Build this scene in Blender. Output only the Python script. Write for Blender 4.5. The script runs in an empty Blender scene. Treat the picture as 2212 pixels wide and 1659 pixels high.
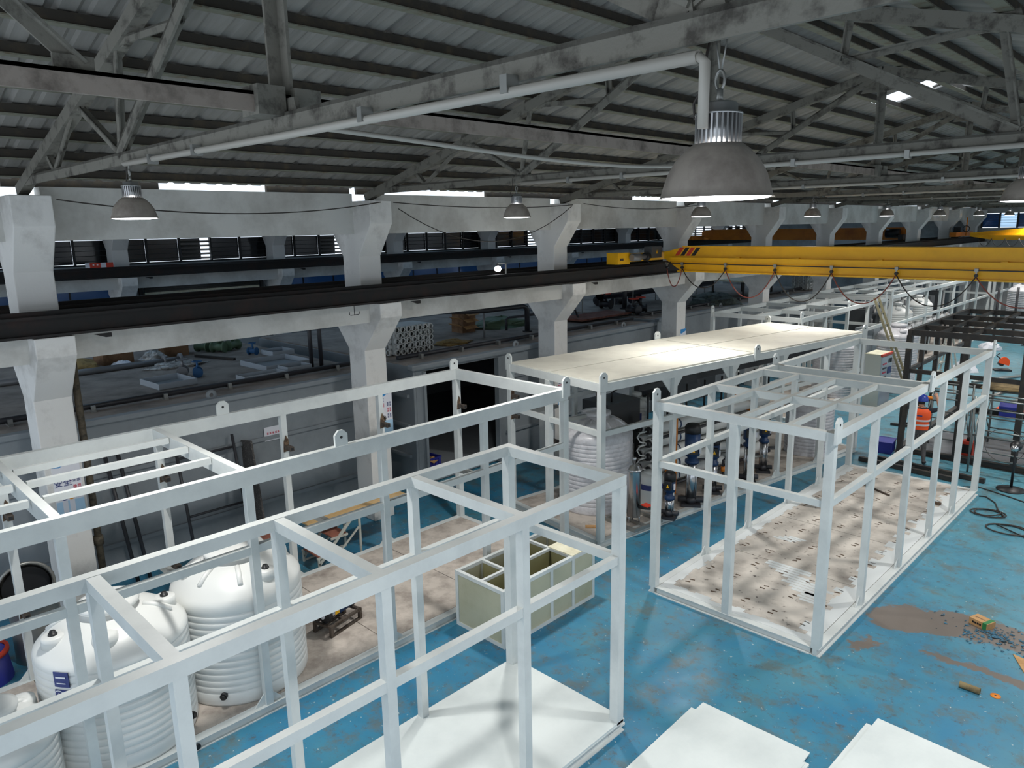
import bpy, math, random
from mathutils import Vector, Matrix
random.seed(7)
SC = bpy.context.scene
COL = SC.collection
S = 1.2            # working units -> metres, applied to everything at the end
PI = math.pi

# ------------------------------------------------------------------ camera
CAM = dict(f=1577.45, yaw=0.7823, pitch=0.2106, roll=-0.0186, loc=(5.367, -8.081, 5.079))
cd = bpy.data.cameras.new('camera'); cam = bpy.data.objects.new('camera', cd); COL.objects.link(cam)
cd.sensor_width = 36.0; cd.lens = CAM['f'] / 2212 * 36.0; cd.clip_start = 0.05; cd.clip_end = 300
cy, sy, cp, sp = math.cos(CAM['yaw']), math.sin(CAM['yaw']), math.cos(CAM['pitch']), math.sin(CAM['pitch'])
fw = Vector((-sy*cp, cy*cp, -sp)); rt = Vector((cy, sy, 0)); up = rt.cross(fw)
c_, s_ = math.cos(CAM['roll']), math.sin(CAM['roll'])
r2 = c_*rt + s_*up; u2 = -s_*rt + c_*up
cam.rotation_euler = Matrix((r2, u2, -fw)).transposed().to_euler()
cam.location = Vector(CAM['loc']) * S
SC.camera = cam

# ------------------------------------------------------------------ world, exposure
w = bpy.data.worlds.new('sky'); SC.world = w; w.use_nodes = True
bg = w.node_tree.nodes['Background']
bg.inputs[0].default_value = (0.79, 0.89, 1.0, 1); bg.inputs[1].default_value = 1.4
vs = SC.view_settings
vs.view_transform = 'Standard'; vs.look = 'None'; vs.gamma = 1.0; vs.use_curve_mapping = False
vs.exposure = 0.3
LAMP_W = 660.0

# ------------------------------------------------------------------ materials
def hexl(r, g, b):
    def f(c):
        c /= 255.0
        return c/12.92 if c <= 0.04045 else ((c+0.055)/1.055)**2.4
    return (f(r), f(g), f(b), 1)

def mat(name, col, rough=0.5, metal=0.0, col2=None, nscale=3.0, lo=0.45, hi=0.65, detail=6, bump=0.0, bscale=60.0,
        emit=None, estr=0.0, trans=0.0, alpha=1.0, stretch=None):
    m = bpy.data.materials.new(name); m.use_nodes = True
    nt = m.node_tree; b = nt.nodes['Principled BSDF']
    b.inputs['Base Color'].default_value = col; b.inputs['Roughness'].default_value = rough; b.inputs['Metallic'].default_value = metal
    if trans: b.inputs['Transmission Weight'].default_value = trans
    if alpha < 1: b.inputs['Alpha'].default_value = alpha
    if emit: b.inputs['Emission Color'].default_value = emit; b.inputs['Emission Strength'].default_value = estr
    if col2 or bump:
        tc = nt.nodes.new('ShaderNodeTexCoord'); src = tc.outputs['Object']
        if stretch:
            mp = nt.nodes.new('ShaderNodeMapping'); mp.inputs['Scale'].default_value = stretch
            nt.links.new(src, mp.inputs[0]); src = mp.outputs[0]
    if col2:
        n = nt.nodes.new('ShaderNodeTexNoise'); n.inputs['Scale'].default_value = nscale; n.inputs['Detail'].default_value = detail
        n.inputs['Roughness'].default_value = 0.65
        nt.links.new(src, n.inputs['Vector'])
        r = nt.nodes.new('ShaderNodeValToRGB'); r.color_ramp.elements[0].position = lo; r.color_ramp.elements[1].position = hi
        r.color_ramp.elements[0].color = col; r.color_ramp.elements[1].color = col2
        nt.links.new(n.outputs['Fac'], r.inputs[0]); nt.links.new(r.outputs[0], b.inputs['Base Color'])
    if bump:
        n2 = nt.nodes.new('ShaderNodeTexNoise'); n2.inputs['Scale'].default_value = bscale; n2.inputs['Detail'].default_value = 4
        nt.links.new(src, n2.inputs['Vector'])
        bp = nt.nodes.new('ShaderNodeBump'); bp.inputs['Strength'].default_value = bump; bp.inputs['Distance'].default_value = 0.01
        nt.links.new(n2.outputs['Fac'], bp.inputs['Height']); nt.links.new(bp.outputs[0], b.inputs['Normal'])
    return m

M = {}
M['steel_white'] = mat('painted_steel_white', hexl(208, 212, 210), 0.42, col2=hexl(194, 198, 197), nscale=2.0, lo=.4, hi=.7)
M['steel_edge'] = mat('painted_steel_white_plate', hexl(222, 228, 226), 0.38, col2=hexl(208, 215, 214), nscale=1.2, lo=.4, hi=.7)
M['plate_dirty'] = mat('dirty_floor_plate', hexl(192, 182, 172), 0.75, col2=hexl(130, 120, 112), nscale=2.6, lo=.42, hi=.72, detail=10, bump=.2)
M['concrete'] = mat('whitewashed_concrete', hexl(220, 218, 214), 0.9, col2=hexl(146, 142, 137), nscale=1.3, lo=.5, hi=.85, detail=10, bump=.25, bscale=25)
M['concrete_beam'] = mat('whitewashed_beam', hexl(206, 205, 200), 0.9, col2=hexl(146, 142, 134), nscale=.9, lo=.48, hi=.85, detail=10, bump=.3, bscale=20)
M['roof'] = mat('galvanised_roof_sheet', hexl(140, 137, 132), 0.75, 0.0, col2=hexl(108, 105, 100), nscale=1.5, lo=.4, hi=.75, stretch=(.25, 2, .25))
M['purlin'] = mat('rusty_dark_purlin', hexl(56, 51, 44), 0.85, col2=hexl(84, 72, 54), nscale=4, lo=.5, hi=.8)
M['purlin_lip'] = mat('purlin_lip_paint', hexl(118, 118, 104), 0.75, col2=hexl(96, 78, 56), nscale=5, lo=.5, hi=.7)
M['truss'] = mat('weathered_truss_paint', hexl(118, 115, 106), 0.75, col2=hexl(64, 60, 54), nscale=6, lo=.5, hi=.68, detail=9, bump=.2)
M['tie'] = mat('tie_paint', hexl(150, 138, 128), 0.75, col2=hexl(100, 90, 82), nscale=5, lo=.45, hi=.7)
M['conduit'] = mat('white_conduit', hexl(170, 165, 156), 0.5)
M['rail'] = mat('dark_crane_rail', hexl(33, 31, 30), 0.8, col2=hexl(54, 37, 32), nscale=2.2, lo=.5, hi=.75)
M['black_steel'] = mat('raw_black_steel', hexl(52, 50, 49), 0.55, .3, col2=hexl(70, 64, 58), nscale=3)
M['rust_tube'] = mat('raw_square_tube', hexl(96, 86, 78), 0.6, .4, col2=hexl(62, 52, 44), nscale=9)
M['scorch'] = mat('scorched_weld', hexl(66, 50, 38), 0.8, col2=hexl(120, 98, 76), nscale=20)
M['yellow'] = mat('crane_yellow', hexl(246, 184, 8), 0.45, col2=hexl(228, 166, 10), nscale=1.2, lo=.45, hi=.75)
M['orange_crane'] = mat('crane_orange', hexl(206, 120, 24), 0.5, col2=hexl(176, 98, 22), nscale=1.0)
M['red'] = mat('red_paint', hexl(204, 62, 40), 0.5)
M['orange'] = mat('orange_paint', hexl(226, 132, 36), 0.5)
M['black'] = mat('black_plastic', hexl(28, 28, 30), 0.45)
M['dark_box'] = mat('dark_grey_box', hexl(70, 72, 74), 0.5)
M['rubber'] = mat('black_cable', hexl(52, 46, 42), 0.6)
M['cable_red'] = mat('red_brown_cable', hexl(132, 62, 50), 0.6)
M['pe'] = mat('white_polyethylene', hexl(218, 219, 216), 0.38)
M['pe'].node_tree.nodes['Principled BSDF'].inputs['Subsurface Weight'].default_value = 0.0
M['pe_film'] = mat('film_wrapped_polyethylene', hexl(206, 205, 208), 0.3, col2=hexl(186, 184, 188), nscale=8)
M['wrap'] = mat('clear_plastic_wrap', hexl(190, 190, 190), 0.15, col2=hexl(150, 150, 150), nscale=14, bump=.8, bscale=30)
M['lamp_shell'] = mat('lamp_aluminium_shell', hexl(168, 158, 148), 0.36, 0.25, col2=hexl(140, 130, 122), nscale=5)
M['lamp_fin'] = mat('lamp_heatsink', hexl(176, 176, 176), 0.32, 0.85)
M['lamp_glow'] = mat('lamp_diffuser', (1, 1, 1, 1), 0.5, emit=(.93, .96, 1, 1), estr=9.0)
M['led'] = mat('led_glow', (1, 1, 1, 1), 0.5, emit=(.95, .98, 1, 1), estr=40.0)
M['olive'] = mat('olive_polypropylene_sheet', hexl(180, 178, 154), 0.45, col2=hexl(168, 166, 140), nscale=1.5)
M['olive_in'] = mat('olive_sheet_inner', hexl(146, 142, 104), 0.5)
M['cream'] = mat('cream_board', hexl(226, 222, 198), 0.5, col2=hexl(206, 200, 172), nscale=4)
M['roof_cream'] = mat('cream_roof_panel', hexl(222, 219, 206), 0.45, col2=hexl(206, 202, 190), nscale=1.2)
M['ply'] = mat('plywood', hexl(216, 184, 134), 0.6, col2=hexl(194, 158, 106), nscale=2.0, lo=.4, hi=.65, stretch=(8, 1.2, 8))
M['card'] = mat('cardboard', hexl(188, 146, 98), 0.8, col2=hexl(170, 128, 82), nscale=6)
M['card_dark'] = mat('old_cardboard', hexl(140, 108, 80), 0.85, col2=hexl(112, 84, 60), nscale=5)
M['kraft'] = mat('kraft_sack', hexl(168, 138, 84), 0.8, col2=hexl(120, 96, 56), nscale=6)
M['green'] = mat('green_tape', hexl(38, 120, 66), 0.5)
M['motor_blue'] = mat('motor_navy', hexl(30, 58, 96), 0.4)
M['chrome'] = mat('stainless_steel', hexl(198, 198, 200), 0.22, 0.95)
M['galv'] = mat('galvanised_steel', hexl(150, 150, 146), 0.4, 0.7)
M['tread'] = mat('redbrown_tread', hexl(146, 92, 76), 0.7, col2=hexl(110, 68, 54), nscale=6)
M['stool'] = mat('stool_frame_paint', hexl(178, 180, 172), 0.5, col2=hexl(130, 100, 76), nscale=9, lo=.58, hi=.7)
M['crate'] = mat('blue_crate', hexl(42, 48, 140), 0.45)
M['cabinet'] = mat('cabinet_grey', hexl(190, 192, 184), 0.4)
M['cab_front'] = mat('cabinet_front', hexl(170, 180, 188), 0.4)
M['tank_grey'] = mat('grey_painted_tank', hexl(140, 146, 150), 0.5, col2=hexl(124, 130, 134), nscale=.8)
M['tank_top'] = mat('dusty_tank_top', hexl(158, 148, 140), 0.85, col2=hexl(104, 98, 94), nscale=1.4, lo=.42, hi=.75, detail=9)
M['tray'] = mat('grey_tray', hexl(176, 184, 192), 0.5)
M['pipe_grey'] = mat('grey_pipe', hexl(132, 132, 134), 0.35, .3)
M['pipe_dark'] = mat('dark_pipe', hexl(52, 52, 56), 0.4)
M['pipe_black'] = mat('black_pe_pipe', hexl(30, 32, 46), 0.25)
M['honey'] = mat('white_honeycomb_media', hexl(206, 208, 206), 0.45)
M['tarp_green'] = mat('green_grey_tarp', hexl(88, 98, 92), 0.6, col2=hexl(52, 58, 56), nscale=8)
M['valve_green'] = mat('green_valve', hexl(90, 112, 88), 0.5)
M['valve_blue'] = mat('blue_valve', hexl(40, 92, 140), 0.45)
M['glass_dark'] = mat('dark_window_glass', hexl(24, 28, 34), 0.15)
M['win_frame'] = mat('dark_window_frame', hexl(48, 48, 48), 0.6)
M['louvre'] = mat('louvre_slat', hexl(86, 84, 80), 0.6)
M['paper'] = mat('paper', hexl(226, 226, 232), 0.6)
M['poster_blue'] = mat('poster_blue', hexl(52, 138, 200), 0.5)
M['poster_pale'] = mat('poster_pale_blue', hexl(176, 210, 234), 0.5)
M['ink_navy'] = mat('ink_navy', hexl(50, 62, 120), 0.5)
M['ink_red'] = mat('ink_red', hexl(206, 60, 84), 0.5)
M['ink_orange'] = mat('ink_orange', hexl(236, 158, 40), 0.5)
M['skin'] = mat('skin', hexl(200, 150, 124), 0.55)
M['hair'] = mat('dark_hair', hexl(34, 28, 26), 0.6)
M['shirt'] = mat('dark_navy_shirt', hexl(32, 34, 44), 0.8)
M['trouser'] = mat('grey_trousers', hexl(94, 90, 90), 0.85, col2=hexl(74, 72, 72), nscale=6)
M['shoe'] = mat('dark_shoe', hexl(40, 36, 36), 0.6)
M['vest'] = mat('orange_safety_vest', hexl(248, 88, 28), 0.6)
M['reflect'] = mat('silver_reflective_tape', hexl(206, 206, 208), 0.4)
M['helmet'] = mat('blue_helmet', hexl(38, 60, 150), 0.3)
M['wood_old'] = mat('weathered_wood', hexl(138, 120, 84), 0.8, col2=hexl(104, 88, 60), nscale=7)
M['ladder'] = mat('old_bamboo_ladder', hexl(128, 122, 96), 0.7)
M['scaffold'] = mat('scaffold_tube', hexl(128, 132, 130), 0.4, .6)
M['white_wall'] = mat('white_wall', hexl(176, 178, 178), 0.9, col2=hexl(140, 140, 138), nscale=.7)
M['brush'] = mat('white_brush_paint', hexl(208, 212, 212), 0.5)
M['downpipe'] = mat('corroded_downpipe', hexl(88, 80, 66), 0.8, col2=hexl(50, 46, 40), nscale=12)
M['plastic_bag'] = mat('clear_bag', hexl(176, 176, 174), 0.2, col2=hexl(120, 118, 114), nscale=12, bump=.6, bscale=25)
M['flake'] = mat('paint_flake', hexl(58, 110, 136), 0.7, col2=hexl(40, 60, 68), nscale=9)

def m_blueglass():
    m = bpy.data.materials.new('blue_film_window'); m.use_nodes = True; nt = m.node_tree
    for n in list(nt.nodes): nt.nodes.remove(n)
    o = nt.nodes.new('ShaderNodeOutputMaterial'); t = nt.nodes.new('ShaderNodeBsdfTranslucent'); g = nt.nodes.new('ShaderNodeBsdfGlossy')
    x = nt.nodes.new('ShaderNodeMixShader'); x.inputs[0].default_value = .12
    t.inputs[0].default_value = (.04, .09, .16, 1); g.inputs['Roughness'].default_value = .15; g.inputs[0].default_value = (.5, .6, .8, 1)
    nt.links.new(t.outputs[0], x.inputs[1]); nt.links.new(g.outputs[0], x.inputs[2]); nt.links.new(x.outputs[0], o.inputs[0])
    return m
M['blue_pane'] = m_blueglass()
def m_clearpane():
    m = bpy.data.materials.new('frosted_window'); m.use_nodes = True; nt = m.node_tree
    for n in list(nt.nodes): nt.nodes.remove(n)
    o = nt.nodes.new('ShaderNodeOutputMaterial'); t = nt.nodes.new('ShaderNodeBsdfTranslucent'); t.inputs[0].default_value = (.62, .72, .8, 1)
    nt.links.new(t.outputs[0], o.inputs[0]); return m
M['frost'] = m_clearpane()

def m_floor():
    m = mat('blue_epoxy_floor', hexl(34, 112, 156), 0.33); nt = m.node_tree; b = nt.nodes['Principled BSDF']; L = nt.links.new
    tc = nt.nodes.new('ShaderNodeTexCoord')
    def noise(sc, det=8, rough=.65, off=0):
        n = nt.nodes.new('ShaderNodeTexNoise'); n.inputs['Scale'].default_value = sc; n.inputs['Detail'].default_value = det; n.inputs['Roughness'].default_value = rough
        mp = nt.nodes.new('ShaderNodeMapping'); mp.inputs['Location'].default_value = (off, off*.7, 0); L(tc.outputs['Object'], mp.inputs[0]); L(mp.outputs[0], n.inputs['Vector']); return n.outputs['Fac']
    def ramp(s, p0, p1):
        r = nt.nodes.new('ShaderNodeMapRange'); r.inputs[1].default_value = p0; r.inputs[2].default_value = p1; L(s, r.inputs[0]); return r.outputs[0]
    def math_(op, a, b_):
        n = nt.nodes.new('ShaderNodeMath'); n.operation = op
        for i, v in enumerate((a, b_)):
            if isinstance(v, (int, float)): n.inputs[i].default_value = v
            else: L(v, n.inputs[i])
        return n.outputs[0]
    def mix(f, a, c):
        n = nt.nodes.new('ShaderNodeMix'); n.data_type = 'RGBA'; L(f, n.inputs[0])
        for i, v in ((6, a), (7, c)):
            if isinstance(v, tuple): n.inputs[i].default_value = v
            else: L(v, n.inputs[i])
        return n.outputs[2]
    sep = nt.nodes.new('ShaderNodeSeparateXYZ'); L(tc.outputs['Object'], sep.inputs[0]); X, Y = sep.outputs[0], sep.outputs[1]
    base = mix(ramp(noise(.5, 4), .35, .65), hexl(38, 117, 155), hexl(68, 130, 150))
    # the paint is greener towards the middle of the hall
    base = mix(ramp(math_('ADD', Y, math_('MULTIPLY', X, 1.6)), 5.0, 15.0), base, hexl(84, 140, 156))
    base = mix(math_('MULTIPLY', ramp(noise(2.2, 12, .75, 5), .50, .62), .65), base, hexl(98, 100, 90))
    base = mix(math_('MULTIPLY', ramp(noise(7, 12, .8, 9), .54, .64), .75), base, hexl(82, 74, 66))
    base = mix(math_('MULTIPLY', ramp(noise(14, 6, .6, 21), .66, .70), .8), base, hexl(196, 204, 200))
    # bare concrete where the coating has peeled off, right of the open frame
    def seg(x0, y0, x1, y1, r):
        dx, dy = x1-x0, y1-y0; l2 = dx*dx+dy*dy
        t = math_('DIVIDE', math_('ADD', math_('MULTIPLY', math_('SUBTRACT', X, x0), dx), math_('MULTIPLY', math_('SUBTRACT', Y, y0), dy)), l2)
        cl = nt.nodes.new('ShaderNodeClamp'); L(t, cl.inputs[0]); t = cl.outputs[0]
        ex = math_('SUBTRACT', X, math_('ADD', math_('MULTIPLY', t, dx), x0)); ey = math_('SUBTRACT', Y, math_('ADD', math_('MULTIPLY', t, dy), y0))
        d = math_('SQRT', math_('ADD', math_('MULTIPLY', ex, ex), math_('MULTIPLY', ey, ey)), 0)
        d = math_('ADD', d, math_('MULTIPLY', math_('SUBTRACT', noise(2.6, 8, .7, 3), .5), .75))
        return ramp(d, r, r-.05)
    k = S
    pm = math_('MAXIMUM', seg(2.75*k, 1.55*k, 3.5*k, 2.0*k, .42), seg(3.4*k, 1.95*k, 4.9*k, 2.05*k, .40))
    pm = math_('MAXIMUM', pm, seg(2.64*k, .55*k, 2.72*k, .80*k, .13))
    pm = math_('MAXIMUM', pm, seg(3.3*k, .98*k, 4.8*k, 1.05*k, .085))
    base = mix(pm, base, hexl(112, 103, 96))
    # dull grey screed under the scaffolding
    g1 = seg(1.2*k, 10.6*k, 3.4*k, 11.2*k, 1.25)
    base = mix(math_('MULTIPLY', g1, .85), base, hexl(112, 106, 108))
    L(base, b.inputs['Base Color'])
    rr = nt.nodes.new('ShaderNodeMapRange'); rr.inputs[3].default_value = .22; rr.inputs[4].default_value = .6; L(noise(3, 6, .6, 2), rr.inputs[0]); L(rr.outputs[0], b.inputs['Roughness'])
    return m
M['floor'] = m_floor()

def m_plate3():
    # dirty plate with roughly brushed white paint along three margins
    m = mat('half_painted_floor_plate', hexl(184, 174, 166), 0.75); nt = m.node_tree; b = nt.nodes['Principled BSDF']; L = nt.links.new
    tc = nt.nodes.new('ShaderNodeTexCoord')
    n1 = nt.nodes.new('ShaderNodeTexNoise'); n1.inputs['Scale'].default_value = 2.2; n1.inputs['Detail'].default_value = 10; L(tc.outputs['Object'], n1.inputs['Vector'])
    r1 = nt.nodes.new('ShaderNodeValToRGB'); r1.color_ramp.elements[0].position = .40; r1.color_ramp.elements[1].position = .74
    r1.color_ramp.elements[0].color = hexl(206, 198, 188); r1.color_ramp.elements[1].color = hexl(144, 136, 128); L(n1.outputs['Fac'], r1.inputs[0])
    n2 = nt.nodes.new('ShaderNodeTexNoise'); n2.inputs['Scale'].default_value = 9; n2.inputs['Detail'].default_value = 8; L(tc.outputs['Object'], n2.inputs['Vector'])
    r2_ = nt.nodes.new('ShaderNodeMapRange'); r2_.inputs[1].default_value = .62; r2_.inputs[2].default_value = .72; L(n2.outputs['Fac'], r2_.inputs[0])
    mx = nt.nodes.new('ShaderNodeMix'); mx.data_type = 'RGBA'; L(r2_.outputs[0], mx.inputs[0]); L(r1.outputs[0], mx.inputs[6]); mx.inputs[7].default_value = hexl(92, 84, 78)
    L(mx.outputs[2], b.inputs['Base Color'])
    return m
M['plate3'] = m_plate3()

# ------------------------------------------------------------------ mesh builder
class MB:
    def __init__(s): s.v = []; s.f = []; s.smooth = set()
    def quadbox(s, c8):
        o = len(s.v); s.v += [tuple(c) for c in c8]
        for f in ((0,3,2,1),(4,5,6,7),(0,1,5,4),(1,2,6,5),(2,3,7,6),(3,0,4,7)): s.f.append(tuple(o+i for i in f))
        return s
    def box(s, x0, y0, z0, x1, y1, z1):
        x0, x1 = min(x0,x1), max(x0,x1); y0, y1 = min(y0,y1), max(y0,y1); z0, z1 = min(z0,z1), max(z0,z1)
        return s.quadbox([(x0,y0,z0),(x1,y0,z0),(x1,y1,z0),(x0,y1,z0),(x0,y0,z1),(x1,y0,z1),(x1,y1,z1),(x0,y1,z1)])
    def bar(s, a, b, w, h, upv=(0,0,1)):
        a, b = Vector(a), Vector(b); d = (b-a).normalized(); u = Vector(upv)
        if abs(d.dot(u)) > .98: u = Vector((0,1,0))
        r = d.cross(u).normalized(); u = r.cross(d).normalized(); r *= w/2; u *= h/2
        return s.quadbox([a-r-u, a+r-u, b+r-u, b-r-u, a-r+u, a+r+u, b+r+u, b-r+u])
    def angle(s, a, b, w, t=.012, upv=(0,0,1)):
        # rolled L section
        a, b = Vector(a), Vector(b); d = (b-a).normalized(); u = Vector(upv)
        if abs(d.dot(u)) > .98: u = Vector((0,1,0))
        r = d.cross(u).normalized(); u = r.cross(d).normalized()
        s.bar(a+u*(w/2-t/2), b+u*(w/2-t/2), w, t, upv); s.bar(a+r*(w/2-t/2), b+r*(w/2-t/2), t, w, upv); return s
    def tube(s, pts, r, n=8, caps=True, closed=False):
        pts = [Vector(p) for p in pts]; o = len(s.v); N = len(pts)
        rr = r if isinstance(r, (list, tuple)) else [r]*N
        prev = None
        for i, p in enumerate(pts):
            if closed: d = pts[(i+1) % N]-pts[i-1]
            else: d = (pts[min(i+1,N-1)]-pts[max(i-1,0)])
            d.normalize()
            if prev is None:
                a = Vector((0,0,1)) if abs(d.z) < .9 else Vector((1,0,0)); x = d.cross(a).normalized()
            else: x = (prev-d*prev.dot(d)).normalized()
            prev = x; y = d.cross(x)
            for k in range(n):
                t = 2*PI*k/n; s.v.append(tuple(p+(x*math.cos(t)+y*math.sin(t))*rr[i]))
        for i in range(N if closed else N-1):
            j = (i+1) % N
            for k in range(n):
                s.smooth.add(len(s.f)); s.f.append((o+i*n+k, o+i*n+(k+1)%n, o+j*n+(k+1)%n, o+j*n+k))
        if caps and not closed:
            s.f.append(tuple(o+k for k in range(n))[::-1]); s.f.append(tuple(o+(N-1)*n+k for k in range(n)))
        return s
    def lathe(s, prof, n=24, c=(0,0,0), axis='z', caps=True):
        o = len(s.v); c = Vector(c)
        for r, z in prof:
            for k in range(n):
                t = 2*PI*k/n; p = (r*math.cos(t), r*math.sin(t), z)
                if axis == 'x': p = (p[2], p[0], p[1])
                if axis == 'y': p = (p[1], p[2], p[0])
                s.v.append(tuple(c+Vector(p)))
        for i in range(len(prof)-1):
            for k in range(n):
                s.smooth.add(len(s.f)); s.f.append((o+i*n+k, o+i*n+(k+1)%n, o+(i+1)*n+(k+1)%n, o+(i+1)*n+k))
        if caps:
            if prof[0][0] > 1e-4: s.f.append(tuple(o+k for k in range(n))[::-1])
            if prof[-1][0] > 1e-4: s.f.append(tuple(o+(len(prof)-1)*n+k for k in range(n)))
        return s
    def prism(s, poly, a0, a1, axis='y'):
        # poly: 2-D outline; axis y -> (x,z), axis x -> (y,z), axis z -> (x,y)
        o = len(s.v); n = len(poly)
        for a in (a0, a1):
            for u, v in poly:
                s.v.append({'y': (u, a, v), 'x': (a, u, v), 'z': (u, v, a)}[axis])
        s.f.append(tuple(o+k for k in range(n))); s.f.append(tuple(o+n+k for k in range(n))[::-1])
        for k in range(n): s.f.append((o+k, o+n+k, o+n+(k+1)%n, o+(k+1)%n))
        return s
    def blob(s, c, r, seed=0, n=10, rough=.25):
        rnd = random.Random(seed); o = len(s.v); c = Vector(c); rows = 6
        for i in range(rows+1):
            ph = PI*i/rows*.5
            for k in range(n):
                t = 2*PI*k/n; f = 1+rnd.uniform(-rough, rough)
                s.v.append((c.x+r[0]*math.cos(ph)*math.cos(t)*f, c.y+r[1]*math.cos(ph)*math.sin(t)*f, c.z+r[2]*math.sin(ph)*(1+rnd.uniform(-rough, rough)*.6)))
        for i in range(rows):
            for k in range(n): s.smooth.add(len(s.f)) if rnd.random() < .5 else None; s.f.append((o+i*n+k, o+i*n+(k+1)%n, o+(i+1)*n+(k+1)%n, o+(i+1)*n+k))
        s.f.append(tuple(o+k for k in range(n))[::-1]); return s
    def mesh(s, name):
        m = bpy.data.meshes.new(name); m.from_pydata(s.v, [], s.f)
        import bmesh as bmm
        bm = bmm.new(); bm.from_mesh(m); bmm.ops.recalc_face_normals(bm, faces=bm.faces)
        bm.faces.ensure_lookup_table()
        for i in s.smooth: bm.faces[i].smooth = True
        bm.to_mesh(m); bm.free(); return m

def link(o, parent=None):
    COL.objects.link(o)
    if parent is not None: o.parent = parent
    return o

def obj(name, mb, m, parent=None, loc=None, rot=None, bevel=0):
    if parent is None and loc is None:            # put the origin under the thing
        xs, ys, zs = zip(*mb.v); c = ((min(xs)+max(xs))/2, (min(ys)+max(ys))/2, min(zs))
        mb.v = [(x-c[0], y-c[1], z-c[2]) for x, y, z in mb.v]; loc = c
    me = mb.mesh(name) if isinstance(mb, MB) else mb
    if m is not None and not me.materials: me.materials.append(M[m] if isinstance(m, str) else m)
    o = bpy.data.objects.new(name, me)
    if loc is not None: o.location = loc
    if rot is not None: o.rotation_euler = rot
    if bevel:
        md = o.modifiers.new('bevel', 'BEVEL'); md.width = bevel*S; md.segments = 2; md.limit_method = 'ANGLE'
    return link(o, parent)

def tag(o, label=None, cat=None, group=None, kind=None):
    if label: o['label'] = label
    if cat: o['category'] = cat
    if group: o['group'] = group
    if kind: o['kind'] = kind
    return o

def thing(name, label, cat, loc=(0,0,0), rotz=0, group=None):
    o = bpy.data.objects.new(name, None); o.location = loc; o.rotation_euler = (0,0,rotz); o.empty_display_size = .2
    link(o); return tag(o, label, cat, group)

def struct(name, mb, m, parent=None):
    o = obj(name, mb, m, parent)
    if parent is None: o['kind'] = 'structure'
    return o

def empty_struct(name, loc=(0,0,0)):
    o = bpy.data.objects.new(name, None); o.location = loc; link(o); o['kind'] = 'structure'; return o

def dup(root, loc, rotz=None, label=None, group=None):
    r = root.copy(); COL.objects.link(r); r.location = loc
    if rotz is not None: r.rotation_euler = (0,0,rotz)
    if label: r['label'] = label
    if group: r['group'] = group
    for ch in list(root.children):
        c = ch.copy(); COL.objects.link(c); c.parent = r
        for g in list(ch.children):
            d = g.copy(); COL.objects.link(d); d.parent = c
    return r

def text(body, size, m, parent, loc, rot, name='lettering', extrude=.001, align='CENTER', vertical=False):
    c = bpy.data.curves.new(name, 'FONT'); c.body = '\n'.join(body) if vertical else body
    c.size = size; c.extrude = extrude; c.align_x = align; c.align_y = 'CENTER'
    if vertical: c.space_line = .95
    c.resolution_u = 2
    t = bpy.data.objects.new('tmp', c); COL.objects.link(t)
    dg = bpy.context.evaluated_depsgraph_get(); dg.update()
    me = bpy.data.meshes.new_from_object(t.evaluated_get(dg)); me.name = name
    COL.objects.unlink(t); bpy.data.objects.remove(t); me.materials.clear(); me.materials.append(M[m])
    o = bpy.data.objects.new(name, me); o.location = loc; o.rotation_euler = rot; return link(o, parent)

# ------------------------------------------------------------------ building grid
YC = [-5.80 + 4.86*i for i in range(10)]      # column lines
YB = -12.0; YE = 38.3                         # open end behind the camera / far end wall
XR = 1.25                                     # ridge
SL = 0.2605
def zc(x): return 5.67 + SL*(min(x, 2*XR-x)+4.84)        # axis of top chord
def zs(x): return zc(x)+.175                             # underside of roof sheet
ORD = ['first', 'second', 'third', 'fourth', 'fifth', 'sixth', 'seventh', 'eighth', 'ninth', 'tenth']

# ================================================================== STRUCTURE
fl = obj('floor', MB().box(-18.2, YB, -.2, 8.2, YE+.3, 0), 'floor', loc=(0, 0, 0)); fl['kind'] = 'structure'

# ---- corrugated roof: single sheets, each .9 wide, on purlins
ceiling = empty_struct('ceiling', (XR, 0, 7.2))
def sheet(x0, x1):
    mb = MB(); W_ = .9; prof = []
    n = 4
    for i in range(n):
        y = i*W_/n; h = .034 if i == 0 else .014
        prof += [(y, 0), (y+.03, h), (y+.075, h), (y+.105, 0)]
    prof.append((W_, 0))
    cols = []
    for x in (x0, x1):
        for y, h in prof: mb.v.append((x-XR, y, zs(x)-7.2+h))
    k = len(prof)
    for i in range(k-1): mb.f.append((i, i+1, k+i+1, k+i))
    o = len(mb.v)                                # give the sheet its thickness
    mb.v += [(x, y, z+.006) for x, y, z in mb.v]
    for i in range(k-1): mb.f.append((o+i, o+k+i, o+k+i+1, o+i+1))
    for a, b in ((0, k-1), (k, 2*k-1)):
        for i in range(a, b): mb.f.append((i, i+1, o+i+1, o+i))
    return mb.mesh('roof_sheet')
XE0, XE1 = -5.18, 2*XR+5.45
me_l, me_r = sheet(XE0, XR-.03), sheet(XR+.03, XE1)
me_l2, me_l3 = sheet(XE0, .22), sheet(.62, XR-.03)
me_r2 = sheet(XR+.5, XE1)
for i in range(-14, 43):
    y = i*.9
    hole = i in (7,)
    if hole:
        obj('roof_sheet', me_l2, 'roof', ceiling, (0, y, 0)); obj('roof_sheet', me_r2, 'roof', ceiling, (0, y, 0))
    else:
        obj('roof_sheet', me_l, 'roof', ceiling, (0, y, 0)); obj('roof_sheet', me_r, 'roof', ceiling, (0, y, 0))
obj('ridge_cap', MB().prism([(-.3, -.02), (0, .09), (.3, -.02), (.3, 0), (0, .11), (-.3, 0)], YB-.6, 6.2), 'roof', ceiling, (0, 0, zs(XR)+.02-7.2))
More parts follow.
